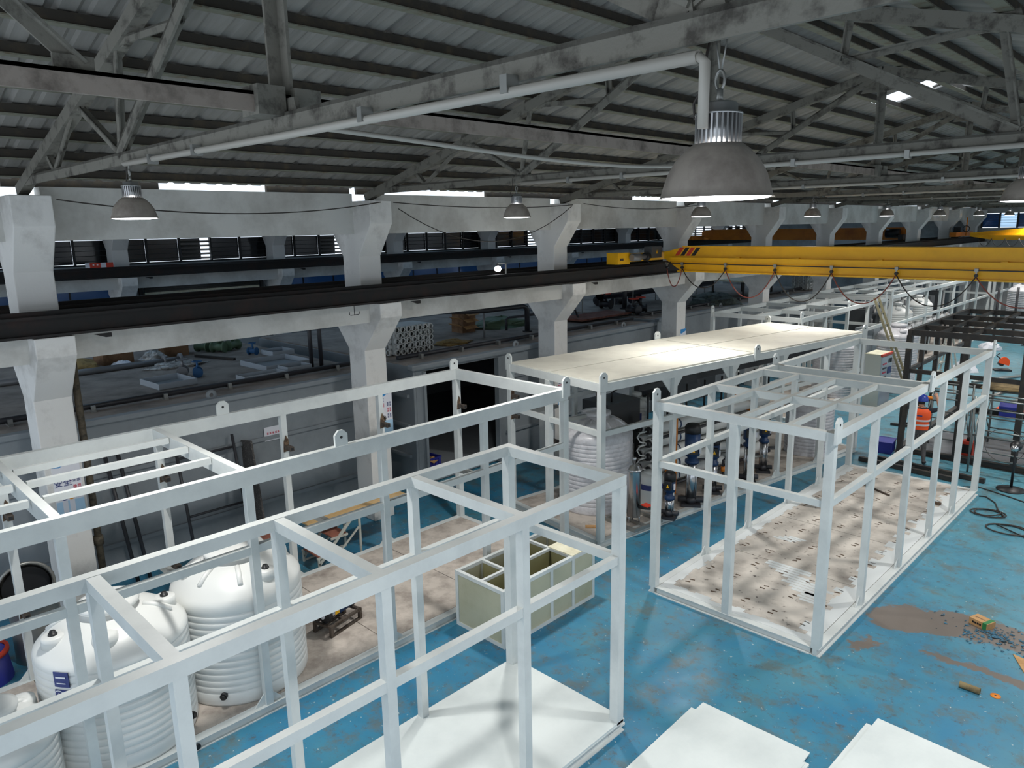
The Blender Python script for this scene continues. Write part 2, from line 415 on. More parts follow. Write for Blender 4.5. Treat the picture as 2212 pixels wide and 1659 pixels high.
obj('ridge_cap', MB().prism([(-.3, -.02), (0, .09), (.3, -.02), (.3, 0), (0, .11), (-.3, 0)], 7.3, YE+.3), 'roof', ceiling, (0, 0, zs(XR)+.02-7.2))
pm = MB(); pm.box(-.03, YB-.5, 0.0, .03, YE, .088)
pl = MB(); pl.box(-.055, YB-.5, -.012, .055, YE, 0.0)
pme, plm = pm.mesh('purlin'), pl.mesh('purlin_lip')
xs = [-4.78 + .58*i for i in range(11)]
for x in xs + [2*XR-x for x in xs]:
    o = obj('purlin', pme, 'purlin', ceiling, (x-XR, 0, zc(x)+.075-7.2))
    obj('lip', plm, 'purlin_lip', o)
tag(ceiling, 'corrugated grey sheet roof on dark purlins')

# ---- trusses
def make_truss():
    t = thing('roof_truss', '', 'roof truss', (XR, 0, 5.73), 0, 'roof trusses across the hall')
    def P(x, z): return (x-XR, 0, z-5.73)
    obj('bottom_chord', MB().angle(P(-4.75, 5.70), P(2*XR+4.75, 5.70), .10, .02), 'truss', t)
    A = dict(T0=(-5.0, zc(-5.0)-.02), T1=(-3.73, 5.96), B1=(-3.46, 5.73), T2=(-2.51, 6.27), B2=(-1.46, 5.74), T3=(-1.28, 6.58),
             D=(-.06, 6.50), T4=(-.10, zc(-.10)), R=(XR, zc(XR)-.02))
    for sx in (1, -1):
        def Q(k):
            x, z = A[k] if isinstance(k, str) else k
            return P(x if sx == 1 else 2*XR-x, z)
        obj('top_chord', MB().bar(Q('T0'), Q('R'), .11, .12), 'truss', t)
        obj('diagonal', MB().angle(Q('B2'), Q((XR-.1, zc(XR)-.1)), .10, .02), 'truss', t)
        for a, b, w_ in (('T1', 'B1', .055), ('B1', 'T2', .06), ('T2', 'B2', .055), ('B2', 'T3', .07), ('T3', 'D', .06), ('D', 'T4', .055)):
            obj('web_member', MB().angle(Q(a), Q(b), w_, .014), 'truss', t)
        for k in ('B2', 'T2', 'T3'):
            x, y, z = Q(k); obj('gusset_plate', MB().prism([(x-.16, z-.05), (x+.16, z-.05), (x+.11, z+.09), (x-.11, z+.09)], -.012, .012), 'truss', t)
    obj('king_post', MB().angle(P(XR, 5.72), P(XR, zc(XR)-.02), .10, .02), 'truss', t)
    obj('gusset_plate', MB().prism([(-.2, -.04), (.2, -.04), (.16, .1), (-.16, .1)], -.015, .015), 'truss', t)
    obj('gusset_plate', MB().prism([(-.3, 1.22), (.3, 1.22), (.1, 1.5), (-.1, 1.5)], -.012, .012), 'truss', t)
    return t
tr0 = make_truss()
TL = ['painted steel roof truss nearest the camera, large at upper left', 'steel roof truss ending on the second column from the left']
for i, y in enumerate(YC):
    lab = TL[i] if i < 2 else 'steel roof truss standing over the %s column from the left' % ORD[i]
    if i == 0: tr0.location.y = y; tr0['label'] = lab
    else: dup(tr0, (XR, y, 5.73), None, lab)

# long ties between the trusses, with bolted cleats at every truss
tie = thing('longitudinal_tie', 'brownish steel tie running lengthwise between the trusses under the ridge', 'tie beam', (XR, 0, 5.8))
obj('tie_bar', MB().angle((0, YB, 0), (0, YE-.3, 0), .11, .02), 'tie', tie)
for y in YC:
    obj('cleat', MB().box(-.10, y-.20, -.07, .10, y-.03, .09), 'truss', tie)
    obj('cleat', MB().box(-.10, y+.03, -.07, .10, y+.20, .09), 'truss', tie)
br = thing('ridge_brace', 'pale angle iron brace slanting up from the tie at far upper left', 'brace', (XR, -6.85, 5.875))
obj('brace_bar', MB().angle((0, 0, 0), (0, -1.5, 1.40), .07, .015), 'truss', br)
obj('gusset_plate', MB().box(-.012, -.12, -.05, .012, .06, .05), 'truss', br)
# white conduits clipped to the bottom chords
for i, y in enumerate(YC[:7]):
    pts = [(4.05, y-.09, 5.64), (1.4, y-.09, 5.63), (-1.4, y-.09, 5.64)] if i else [(4.05, y-.09, 5.60), (1.3, y-.09, 5.615), (-1.2, y-.09, 5.645)]
    ct = thing('cable_conduit', 'white plastic conduit along the bottom chord of the truss over the %s column' % ORD[i], 'conduit', (XR, y, 5.6), 0, 'conduits on the trusses')
    obj('pipe', MB().tube([(p[0]-XR, p[1]-y, p[2]-5.6) for p in pts], .022, 8), 'conduit', ct)
    if i == 0: obj('drop_pipe', MB().tube([(4.05-XR, -.09, .0), (4.075-XR, -.09, -.02), (4.075-XR, -.09, -.22)], .018, 8), 'conduit', ct)
    for x in (3.2, 2.2, .2, -.6): obj('clip', MB().box(x-XR-.02, -.12, .0, x-XR+.02, -.05, .07), 'galv', ct)
ct = thing('cable_conduit', 'white conduit sagging along the lengthwise tie between the first two trusses', 'conduit', (XR, -5.8, 5.65))
obj('pipe', MB().tube([(.02, 4.95*t, .05-.10*math.sin(PI*t)*(.4+t)) for t in [i/12 for i in range(13)]], .016, 8), 'conduit', ct)

# ---- columns
def make_column():
    t = thing('concrete_column', '', 'column', (-5.26, 0, 0), 0, 'concrete columns between the two bays')
    hw = .215; d = .24
    obj('shaft', MB().box(-d, -hw, 0, d, hw, 5.55), 'concrete', t, bevel=.012)
    for s in (1, -1):
        low = [(s*d*.9, 3.08), (s*d, 3.08), (s*.76, 3.68), (s*.76, 3.91), (s*d*.9, 3.91)]
        upp = [(s*d*.9, 4.66), (s*d, 4.66), (s*.62, 5.19), (s*.62, 5.55), (s*d*.9, 5.55)]
        obj('lower_corbel', MB().prism(low, -hw, hw), 'concrete', t, bevel=.012)
        obj('upper_corbel', MB().prism(upp, -hw, hw), 'concrete', t, bevel=.012)
    return t
c0 = make_column()
CLAB = ['nearest white concrete column, at the left edge, with a safety poster below the rail']
for i, y in enumerate(YC):
    lab = ['white concrete column at the left edge with the safety poster', 'white concrete column behind the long left frame, with a blue-topped poster',
           'white concrete column just left of the yellow crane end'][i] if i < 3 else '%s white concrete column of the near row counted from the left' % ORD[i]
    if i == 0: c0.location.y = y; c0['label'] = lab
    else: dup(c0, (-5.26, y, 0), None, lab)
for i, y in enumerate(YC):
    dup(c0, (-17.5, y, 0), None, '%s concrete column of the far row behind the side bay, counted from the left' % ORD[i], 'concrete columns along the far wall')

# ---- beams between the columns, one per bay
def beams(xc, first, tagtext):
    n = 0
    for y0, y1 in zip([YB]+YC, YC+[YE]):
        hw = .215
        a = y0+(hw if y0 in YC else 0); b = y1-(hw if y1 in YC else 0)
        n += 1
        struct('trim_%d' % (first+n), MB().box(xc-.12, a, 5.025, xc+.14, b, 5.67), 'concrete_beam')
        if tagtext: struct('trim_%d' % (first+20+n), MB().box(xc+.20, a, 3.585, xc+.46, b, 3.92), 'concrete_beam')
beams(-5.26, 0, True); beams(-17.5, 40, True)

# ---- crane runway rails on the corbels
def runway(x, label, n):
    t = thing('crane_runway', label, 'crane rail', (x, 13, 3.92))
    L0, L1 = YB-13, YE-13.2
    obj('girder', MB().box(-.11, L0, 0, .11, L1, .03).box(-.02, L0, .03, .02, L1, .22).box(-.13, L0, .22, .13, L1, .25), 'rail', t)
    obj('rail_bar', MB().box(-.03, L0, .25, .03, L1, .30), 'rail', t)
    for i, y in enumerate(YC[:8]):
        obj('bracket', MB().prism([(y-13+.42, -.02), (y-13+.62, -.02), (y-13+.62, -.07), (y-13+.55, -.07)], .09, .12, 'x'), 'rail', t)
    return t
runway(-4.62, 'dark steel crane runway along the near side of the column row', 1)
runway(-5.90, 'dark steel crane runway on the side bay face of the column row', 2)
runway(-16.86, 'dark steel crane runway along the far wall of the side bay', 3)
hk = thing('cable_hook', 'small black double hook hanging below the dark runway', 'hook', (-4.5, -1.65, 3.78))
obj('stem', MB().tube([(0, 0, .15), (0, 0, 0)], .006, 6), 'black', hk)
obj('hook', MB().tube([(0, -.09, .05), (0, -.09, .01), (0, -.07, 0), (0, .07, 0), (0, .09, .01), (0, .09, .05)], .006, 6), 'black', hk)

# ---- eave closure above the beam, with open slots to the sky
segs = [(YB, -6.5), (-5.95, -4.14), (-2.57, -1.12), (-.98, -.42), (1.98, 6.8), (9.3, 14.2), (14.9, 19.2), (19.9, 25.9), (28.5, 29.5), (30.8, 34.9), (37.5, YE)]
for k, (a, b) in enumerate(segs): struct('trim_%d' % (90+k), MB().box(-5.30, a, 5.67, -5.24, b, 5.80), 'purlin')

# ---- side bay: low flat roof, far wall with windows, blue glazed strip
sb_ = empty_struct('ceiling_side_bay', (-11.8, 13, 5.42))
ya = YB
for k_, y in enumerate([YC[0]-2.4]+[c+2.43 for c in YC]):
    obj('roof_deck', MB().box(-6.5, ya-13, 0, 6.3, y-.55-13, .08), 'roof', sb_)
    if y < YE-1:
        for xa, xb in ((-6.5, -4.6), (4.3, 6.3)): obj('roof_deck', MB().box(xa, y-.55-13, 0, xb, y+.55-13, .08), 'roof', sb_)
        obj('added_rooflight', MB().box(-4.6, y-.55-13, .03, 4.3, y+.55-13, .045), 'frost', sb_)  # unseen frosted strips added to the roof to bring daylight into the dark bay
    ya = y+.55
struct('wall_left', MB().box(-18.15, YB, 0, -17.95, YE, 3.18).box(-18.15, YB, 3.58, -17.95, YE, 4.22).box(-18.15, YB, 5.0, -17.95, YE, 5.45), 'white_wall')
struct('wall_end', MB().box(-18.2, YE, 0, -4.95, YE+.25, 6.0).box(-4.95, YE, 0, 8.2, YE+.25, 2.5).box(-4.95, YE, 2.98, 8.2, YE+.25, 4.62).box(-4.95, YE, 5.38, 8.2, YE+.25, 7.6), 'white_wall')
struct('wall_right', MB().box(7.75, YB, 0, 7.95, YE, 1.2).box(7.75, YB, 3.3, 7.95, YE, 4.1).box(7.75, YB, 5.0, 7.95, YE, 5.9), 'white_wall')
for y in YC: struct('trim_%d' % (120+YC.index(y)), MB().box(7.6, y-.3, 0, 7.95, y+.3, 5.6), 'white_wall')
wn = 0
for bi, (y0, y1) in enumerate(zip([YC[0]-4.86]+YC, YC+[YE])):
    a, b = y0+.01, y1-.01
    wn += 1
    wd = empty_struct('window_%d' % wn, (-18.0, (a+b)/2, 4.22)); L2 = (b-a)/2
    obj('window_frame', MB().box(-.05, -L2, 0, .05, L2, .05).box(-.05, -L2, .73, .05, L2, .78).box(-.05, -L2, .05, .05, -L2+.05, .73).box(-.05, L2-.05, .05, .05, L2, .73), 'win_frame', wd)
    k = 5; step = 2*L2/k
    for j in range(1, k): obj('mullion', MB().box(-.05, -L2+j*step-.025, .05, .05, -L2+j*step+.025, .73), 'win_frame', wd)
    rnd = random.Random(bi*5+1)
    for j in range(k):
        ya, yb = -L2+j*step+.03, -L2+(j+1)*step-.03
        r = rnd.random()
        if bi >= 8 or (bi in (2, 3) and j == 2) or (bi == 5 and j > 2):                              # open louvres
            for q in range(5): obj('slat', MB().bar((0, ya, .12+.125*q), (0, yb, .12+.125*q), .10, .012, (.6, 0, 1)), 'louvre', wd)
            if bi == 8 or bi == 5: pass
            else: obj('pane', MB().box(-.06, ya, .06, -.05, ya+(yb-ya)*.7, .72), 'glass_dark', wd)
        else:
            obj('pane', MB().box(-.06, ya, .06, -.045, yb, .72), 'glass_dark', wd)
            for q in range(4): obj('slat', MB().box(-.03, ya, .14+.14*q, .0, yb, .155+.14*q), 'win_frame', wd)
    wn += 1
    wb = empty_struct('window_%d' % wn, (-18.02, (a+b)/2, 3.18))
    if not (bi == 2):
        kk = 4; st = 2*L2/kk
        for j in range(kk):
            obj('pane', MB().box(-.01, -L2+j*st+.02, 0.02, .01, -L2+(j+1)*st-.02, .38), 'blue_pane', wb)
            obj('mullion', MB().box(-.03, -L2+j*st-.02, 0, .03, -L2+j*st+.02, .40), 'win_frame', wb)
    else:
        obj('pane', MB().box(-.05, -L2, -.01, -.03, L2, .40), 'white_wall', wb)
for k_, (za, zb, ty) in enumerate(((4.62, 5.38, 1), (2.5, 2.98, 0))):
    wn += 1; wd = empty_struct('window_%d' % wn, (1.6, YE+.1, za)); H_ = zb-za
    n_ = 16
    for j in range(n_):
        xa = -6.5+13*j/n_; xb = -6.5+13*(j+1)/n_
        obj('pane', MB().box(xa+.03, .02, .03, xb-.03, .03, H_-.03), 'frost' if j % 2 else 'blue_pane', wd)
        obj('mullion', MB().box(xa-.04, -.05, 0, xa+.04, .05, H_), 'win_frame', wd)
        if ty:
            for q in range(5): obj('slat', MB().box(xa+.04, -.03, .12+.13*q, xb-.04, .01, .135+.13*q), 'louvre', wd)

# roller shutter drawn up in the far wall
sh = thing('roller_shutter', 'rolled-up dark grey roller shutter on the far wall of the side bay', 'roller shutter', (-17.75, 1.55, 3.30))
obj('drum_housing', MB().lathe([(.20, -1.95), (.20, 1.95)], 16, (0, 0, .62), 'y'), 'win_frame', sh)
for q in range(6): obj('slat', MB().lathe([(.035, -1.8), (.035, 1.8)], 8, (0, 0, .12+.06*q), 'y'), 'louvre', sh)
obj('bottom_bar', MB().box(-.04, -1.8, .02, .04, 1.8, .09), 'cream', sh)
for y in (-1.9, 1.9): obj('guide_rail', MB().box(-.05, y-.05, -3.3, .05, y+.05, .6), 'win_frame', sh)
obj('motor', MB().lathe([(.09, 0), (.09, .3)], 12, (0, 1.98, .62), 'y'), 'black', sh)
bn = thing('banner', 'torn red and white banner with block characters on the far wall windows', 'banner', (-16.86, -1.62, 4.222))
obj('cloth', MB().box(0, -.36, 0, .012, .36, .13), 'paper', bn)
for a, b in ((-.25, .02), (.16, .34)): obj('red_block', MB().box(.012, a, 0, .016, b, .13), 'red', bn)
for y_ in (-.18, -.08): obj('white_mark', MB().box(.016, y_, .06, .019, y_+.04, .10), 'paper', bn)

# corroded downpipe beside the first column
dp = thing('downpipe', 'corroded brown downpipe fixed beside the column at the left edge', 'pipe', (-5.12, -5.50, 0))
obj('pipe', MB().tube([(0, 0, 0), (0, 0, 3.55)], .045, 10), 'downpipe', dp)
for z in (1.0, 2.3): obj('coupling', MB().lathe([(.062, 0), (.062, .12)], 10, (0, 0, z)), 'downpipe', dp)
# sagging cables along the upper beam
for i, (a, b, sag) in enumerate((((-4.6, -5.55, 5.50), (-4.62, -.95, 5.52), .17), ((-4.62, -.7, 5.52), (-4.62, 3.85, 5.52), .07), ((-4.60, -.62, 5.42), (-4.60, 3.80, 5.50), .62), ((-4.62, 4.2, 5.55), (-4.62, 8.7, 5.55), .10))):
    pts = []
    for k in range(17):
        t = k/16; p = Vector(a).lerp(Vector(b), t); p.z -= sag*4*t*(1-t); pts.append(p)
    o = obj('sagging_cable', MB().tube(pts, .008, 5), 'rubber')
    tag(o, ['thin black cable sagging between the first and second columns', 'thin cable strung straight between the second and third columns', 'slack black cable hanging deep below the beam right of the second column', 'thin cable strung between the third and fourth columns'][i], 'cable', 'cables strung between the columns')

# ================================================================== LAMPS
def make_lamp():
    t = thing('high_bay_lamp', '', 'lamp', (0, 0, 0), 0, 'high bay lamps hanging from the trusses')
    R_ = .183
    prof = [(R_+.006, 0), (R_, .004), (.176, .03), (.162, .075), (.138, .118), (.106, .153), (.080, .172)]
    inner = [(r-.006, z) for r, z in prof[1:]][::-1]
    obj('reflector', MB().lathe(prof+inner, 40, caps=False), 'lamp_shell', t)
    obj('diffuser', MB().lathe([(R_-.004, .003), (R_-.014, -.003), (.12, -.008), (0, -.010)], 32, caps=False), 'lamp_glow', t)
    hs = MB().lathe([(.062, .17), (.062, .262)], 24)
    for k in range(28):
        a = 2*PI*k/28; hs.bar((.062*math.cos(a), .062*math.sin(a), .216), (.075*math.cos(a), .075*math.sin(a), .216), .0065, .092)
    obj('heatsink', hs, 'lamp_fin', t)
    obj('driver_cap', MB().lathe([(.077, .262), (.077, .268), (.060, .272), (.060, .296), (.052, .302), (0.0, .302)], 24), 'lamp_fin', t)
    obj('hook_stem', MB().lathe([(.014, .30), (.011, .325), (.011, .345)], 10), 'galv', t)
    obj('hook_ring', MB().tube([(.016*math.cos(a), 0, .372+.03*math.sin(a)) for a in [2*PI*k/14 for k in range(14)]], .005, 6, closed=True), 'galv', t)
    obj('hanging_wire', MB().tube([(-.003, .0, .40), (-.03, 0.01, .53)], .003, 5).tube([(.003, .0, .40), (.02, 0.01, .53)], .003, 5), 'galv', t)
    obj('power_cord', MB().tube([(-.055, 0, .285), (-.09, 0, .26), (-.095, 0, .31), (-.06, .0, .36), (-.055, 0, .44), (-.05, .02, .53)], .005, 6), 'rubber', t)
    return t
lamp0 = make_lamp()
LL = {0: ('large high bay lamp hanging right in the foreground above the frames', 'high bay lamp in front of the upper beam near the left edge'),
      1: ('high bay lamp cut off by the right edge of the picture', 'high bay lamp hanging between the second and third columns')}
first = True
for i, y in enumerate(YC[:9]):
    for j, x in enumerate((4.08, (-1.38, -1.58, -1.68, -1.70, -1.70, -1.7, -1.7, -1.7, -1.7)[i])):
        z = 5.165 if (i == 0 and j == 0) else 5.215
        if j == 0 and i > 2: lab = None
        else: lab = LL[i][j] if i in LL else ('high bay lamp of the right row, hung from the %s truss' if j == 0 else 'high bay lamp of the left row, hung from the %s truss') % ORD[i]
        if lab:
            if first: lamp0.location = (x, y, z); lamp0['label'] = lab; first = False
            else: dup(lamp0, (x, y, z), (i*1.3) % 6, lab)
        ld = bpy.data.lights.new('lamp_light', 'SPOT'); ld.energy = LAMP_W; ld.spot_size = math.radians(152); ld.spot_blend = 1.0; ld.shadow_soft_size = .16*S
        ld.color = (1.0, .985, .95)
        lo = bpy.data.objects.new('lamp_light', ld); lo.location = (x, y, z-.05); COL.objects.link(lo)

# ================================================================== FRAMES
def lug(mb_or_none, w=.16, h=.20, t=.03):
    """lifting lug outline plate standing on a rail, in its own plane (x = width)"""
    mb = MB(); c = .05
    mb.prism([(-w/2, -.10), (w/2, -.10), (w/2, h-c), (w/2-c, h), (-w/2+c, h), (-w/2, h-c)], -t/2, t/2)
    return mb
lug_me = lug(None).mesh('lifting_lug')
lug_hole = MB().lathe([(.016, -.018), (.016, .018)], 10, (0, 0, .12), 'y').mesh('lug_hole')

def frame(name, label, cat, loc, rz, w, l, h, yl, yr, xe=(), mid=1.93, midl=True, midr=True, mide=True, pw=.10, rw=.085, rh=.11, cross=(), subs=(),
          base=.10, m='steel_white', lugs=(), gus=True, plates=None, pm='plate_dirty', near=True, far=True, group='welded container frames', fe=()):
    t = thing(name, label, cat, loc, rz, group); a = pw/2
    # base beams: channel with flanges
    def basebeam(p, q):
        d = Vector(q)-Vector(p)
        mb = MB().bar((p[0], p[1], base*.5), (q[0], q[1], base*.5), .05, base*.8).bar((p[0], p[1], base*.06), (q[0], q[1], base*.06), .13, base*.12).bar((p[0], p[1], base*.95), (q[0], q[1], base*.95), .11, base*.10)
        obj('base_beam', mb, m, t)
    basebeam((a, 0), (a, l)); basebeam((w-a, 0), (w-a, l))
    if near: basebeam((.11, a), (w-.11, a))
    if far: basebeam((.11, l-a), (w-.11, l-a))
    if plates:
        n = plates; st = (l-.2)/n
        for k in range(n): obj('floor_plate', MB().box(.11, .11+k*st, base*.7, w-.11, .11+(k+1)*st-.012, base*1.0), pm, t)
    # top rails
    obj('top_rail', MB().box(a-rw/2, 0, h-rh, a+rw/2, l, h), m, t); obj('top_rail', MB().box(w-a-rw/2, 0, h-rh, w-a+rw/2, l, h), m, t)
    if near: obj('top_rail', MB().box(a+rw/2, 0+.01, h-rh, w-a-rw/2, rw+.01, h), m, t)
    if far: obj('top_rail', MB().box(a+rw/2, l-rw-.01, h-rh, w-a-rw/2, l-.01, h), m, t)
    # posts
    def post(x, y, s=pw): obj('post', MB().box(x-s/2, y-s/2, base, x+s/2, y+s/2, h-rh), m, t)
    gm = []
    for ys, x in ((yl, a), (yr, w-a)):
        for k, y in enumerate(ys):
            s = pw if (y < .2 or y > l-.2) else pw*.82
            post(x, y, s)
            if gus and y > .3 and y < l-.3:
                obj('foot_gusset', MB().prism([(y-s/2-.12, base), (y-s/2, base), (y-s/2, base+.13)], x-.008, x+.008, 'x'), m, t)
                obj('foot_gusset', MB().prism([(y+s/2+.12, base), (y+s/2, base), (y+s/2, base+.13)], x-.008, x+.008, 'x'), m, t)
    for x in xe: post(x, a)
    for x in fe: post(x, l-a)
    # middle rails
    mh = .085
    def rails(ys, x):
        ys = sorted(ys)
        for p, q in zip(ys, ys[1:]): obj('mid_rail', MB().box(x-.035, p+pw*.41, mid-mh, x+.035, q-pw*.41, mid), m, t)
    if midl: rails(yl, a)
    if midr: rails(yr, w-a)
    if mide:
        xs_ = sorted([a, w-a]+list(xe))
        for p, q in zip(xs_, xs_[1:]): obj('mid_rail', MB().box(p+pw*.41, a-.035, mid-mh, q-pw*.41, a+.035, mid), m, t)
    for y in cross: obj('cross_beam', MB().box(a+rw/2, y-rw/2, h-rh*.95, w-a-rw/2, y+rw/2, h-.004), m, t)
    for x, y0, y1 in subs: obj('sub_beam', MB().box(x-.03, y0, h-.075, x+.03, y1, h-.006), m, t)
    for x, y, rot in lugs:
        o = obj('lifting_lug', lug_me, m, t, (x, y, h-.02), (0, 0, rot)); obj('lug_hole', lug_hole, 'black', o)
    return t

H2 = PI/2
# F1: long frame with the tanks, at left
F1 = frame('container_frame', 'long white steel frame at left holding the white water tanks', 'steel frame', (-3.97, -8.4, 0), 0, 2.52, 8.36, 2.75,
           [.05, 1.75, 3.40, 5.08, 6.72, 8.31], [.05, 1.72, 3.40, 5.05, 6.68, 8.31], mid=1.93, midl=False, mide=False, rh=.17, cross=(1.72, 3.38), rw=.08,
           subs=[(x, 1.78, 3.33) for x in (.62, 1.18, 1.78)]+[(x, .1, 1.66) for x in (.62, 1.18, 1.78)], plates=5,
           lugs=((.06, 4.25, H2), (2.49, 4.50, H2), (.04, 8.28, H2), (2.52, 8.30, H2)))
def stub(parent, x, y, z, sx=1, L=.17):
    o = obj('bracket_stub', MB().box(x, y-.03, z-.03, x+sx*L, y+.03, z+.03), 'rust_tube', parent)
    obj('stub_bore', MB().box(x+sx*(L-.02), y-.019, z-.019, x+sx*(L+.002), y+.019, z+.019), 'black', o)
    obj('weld_scorch', MB().prism([(y-.046, z-.07), (y+.046, z-.06), (y+.04, z+.10), (y+.005, z+.17), (y-.03, z+.08)], x-.002, x+.004, 'x'), 'scorch', o)
for y in (1.75, 3.40, 5.08, 6.72, 8.31):
    for z in (2.12, 1.80): stub(F1, .10, y, z)
for y, z in ((1.75, .95), (3.4, .95)): stub(F1, .10, y, z)
for y in (2.6, 4.3, 6.5, 7.4): obj('strut_channel', MB().box(1.98, y-.03, 1.86, 2.44, y+.03, 1.92).box(2.0, y-.022, 1.92, 2.44, y-.012, 1.93), 'galv', F1)
for y in (2.6, 6.2, 7.1):
    obj('drain_eye', MB().lathe([(.03, -.01), (.03, .01)], 12, (2.535, y, .05), 'x'), 'black', F1)

# F2: foreground frame with white floor plate
F2 = frame('container_frame', 'white steel frame in the foreground standing over a clean white floor plate', 'steel frame', (-.13, -8.9, 0), 0, 1.60, 6.27, 2.76,
           [.05, .67, 2.08, 3.48, 4.90, 6.22], [.05, .67, 2.08, 3.48, 4.88, 6.22], mid=1.95, mide=False, cross=(2.08, 3.48, 4.90), rh=.105, rw=.09, plates=None, gus=False,
           lugs=(), group='welded container frames')
obj('floor_plate', MB().box(.0, -.02, .10, 1.60, 6.29, .125), 'steel_edge', F2)
obj('mid_rail', MB().box(.10, 6.18, 1.86, 1.50, 6.25, 1.95), 'steel_white', F2)
obj('base_sill', MB().box(.02, 6.05, .015, 1.58, 6.33, .04), 'steel_white', F2)

# F3: open frame at right with half painted floor
F3 = frame('container_frame', 'open white steel frame at right with a half painted dirty floor', 'steel frame', (0, 0, 0), 0, 2.40, 7.28, 2.77,
           [.05, 1.45, 2.82, 4.32, 5.70, 7.23], [.05, 1.45, 2.95, 4.40, 5.72, 7.23], xe=(1.17,), mid=1.95, cross=(1.53, 3.03, 3.56), plates=4, pm='plate3',
           subs=[(x, .1, 1.48) for x in (.66, 1.22, 1.82)]+[(x, 1.58, 2.98) for x in (.66, 1.22, 1.82)],
           lugs=((.03, .03, H2), (2.42, .03, H2), (.03, 3.56, H2), (2.42, 3.50, H2), (2.40, 7.25, H2)))
for x, y in ((0, 0),):
    sk = MB(); rnd = random.Random(3)
    # ragged brush margins along the right and near edges
    for k in range(60):
        y = .2+k*.115; d = .15+.20*abs(math.sin(k*.9))*rnd.uniform(.4, 1.1); sk.box(2.29-d, y, .100, 2.29, y+.115, .1035)
    for k in range(60):
        y = .2+k*.115; d = .10+.06*rnd.random(); sk.box(.11, y, .100, .11+d, y+.115, .1035)
    for k in range(18):
        x_ = .12+k*.12; sk.box(x_, .10, .1000, x_+.12, .18+.10*rnd.random(), .1040)
    obj('painted_margin', sk, 'brush', F3)
st = MB(); rnd = random.Random(4)
for k in range(9):
    y = 1.22+k*.075; x0 = 1.55-.09*k+rnd.uniform(-.08, .08); st.box(x0, y, .100, x0+.55+rnd.uniform(-.12, .15), y+.062, .103)
obj('brush_stroke', st, 'brush', F3); st = MB()
for k in range(4):
    y = 1.02+k*.07; st.box(1.68+rnd.uniform(-.05, .05), y, .100, 1.95, y+.055, .103)
obj('brush_stroke', st, 'brush', F3); st = MB()
for k in range(4):
    y = 2.7+k*.06; st.box(.55+.06*k, y, .100, .85+.05*k, y+.05, .103)
obj('brush_stroke', st, 'brush', F3)
slot = MB().box(-.035, -.012, 0, .035, .012, .003).mesh('slot_mark')
rnd = random.Random(11)
for i in range(5):
    for j in range(12):
        x = .35+.42*i+rnd.uniform(-.02, .02); y = .45+.56*j+rnd.uniform(-.03, .03)
        obj('weld_slot', slot, 'scorch', F3, (x, y, .1005), (0, 0, rnd.choice((0, .3, -.2)))); obj('weld_slot', slot, 'scorch', F3, (x+.02, y+.09, .1005), (0, 0, rnd.choice((0, .3, -.2))))

# F4: roofed frame in the middle
F4 = frame('container_frame', 'roofed white container frame in the middle with a brightly lit flat top', 'steel frame', (-3.79, 1.0, 0), -.14, 2.43, 8.0, 2.70,
           [.05, 1.6, 3.2, 4.8, 6.4, 7.95], [.05, 1.75, 3.35, 4.95, 6.45, 7.95], xe=(1.12,), mid=1.93, plates=4, rh=.13,
           lugs=((.02, .04, 0), (2.42, .05, H2), (2.44, 4.0, H2), (.0, 4.0, H2), (2.42, 7.95, H2), (.02, 7.95, 0)))
for i in (0, 1):
    for j in (0, 1):
        obj('roof_panel', MB().box(.04+i*1.18, .04+j*3.97, 2.70, .04+i*1.18+1.155, .04+j*3.97+3.93, 2.725), 'roof_cream', F4)
for y in (1.75, 3.35, 4.95):
    for s in (-1, 1): obj('knee_gusset', MB().prism([(y+s*.05, 2.57), (y+s*.28, 2.57), (y+s*.05, 2.30)], 2.33, 2.35, 'x'), 'steel_white', F4)
stub(F4, .10, .05, 2.12); stub(F4, .10, .05, 1.75)
obj('strut_channel', MB().box(.5, .12, 1.86, .56, .75, 1.92), 'galv', F4); obj('strut_channel', MB().box(1.35, .1, 1.86, 1.41, .65, 1.92), 'galv', F4)
obj('strut_channel', MB().box(.15, .9, 1.10, .75, .96, 1.16), 'rust_tube', F4)

# F5: frame behind the roofed one
F5 = frame('container_frame', 'pale grey-green steel frame directly behind the roofed container', 'steel frame', (-4.82, 9.94, 0), .018, 2.53, 6.6, 2.72,
           [.05, 1.65, 3.3, 4.95, 6.55], [.05, 1.65, 3.3, 4.95, 6.55], cross=(1.65, 3.3, 4.95), subs=[(1.26, .1, 6.5)], plates=3, mid=1.93,
           lugs=((.03, .05, H2), (2.50, .05, H2), (2.50, 3.3, H2), (2.5, 6.55, H2)))
obj('sub_beam', MB().box(1.21, .1, 2.60, 1.31, 6.5, 2.715), 'steel_white', F5)
# F6: long frame further back
F6 = frame('container_frame', 'long white frame running to the back of the hall behind the black frame', 'steel frame', (-4.95, 16.9, 0), 0, 2.58, 12.9, 2.75,
           [.05, 1.75, 3.75, 5.4, 7.2, 8.9, 10.7, 12.85], [.05, 1.75, 3.75, 5.4, 7.2, 8.9, 10.7, 12.85], mid=1.83, cross=(1.7, 3.6, 7.3), subs=[(.9, .1, 7.2), (1.7, .1, 7.2)], plates=3,
           lugs=((2.55, .05, H2), (2.55, 7.2, H2), (2.55, 4.0, H2)))
F6b = frame('container_frame', 'farthest white frame beyond the hanging cable loops, by the end wall', 'steel frame', (-4.95, 30.6, 0), 0, 2.58, 6.2, 2.75,
           [.05, 1.6, 3.2, 4.8, 6.15], [.05, 1.6, 3.2, 4.8, 6.15], mid=1.83, cross=(2.0, 4.0), plates=2)
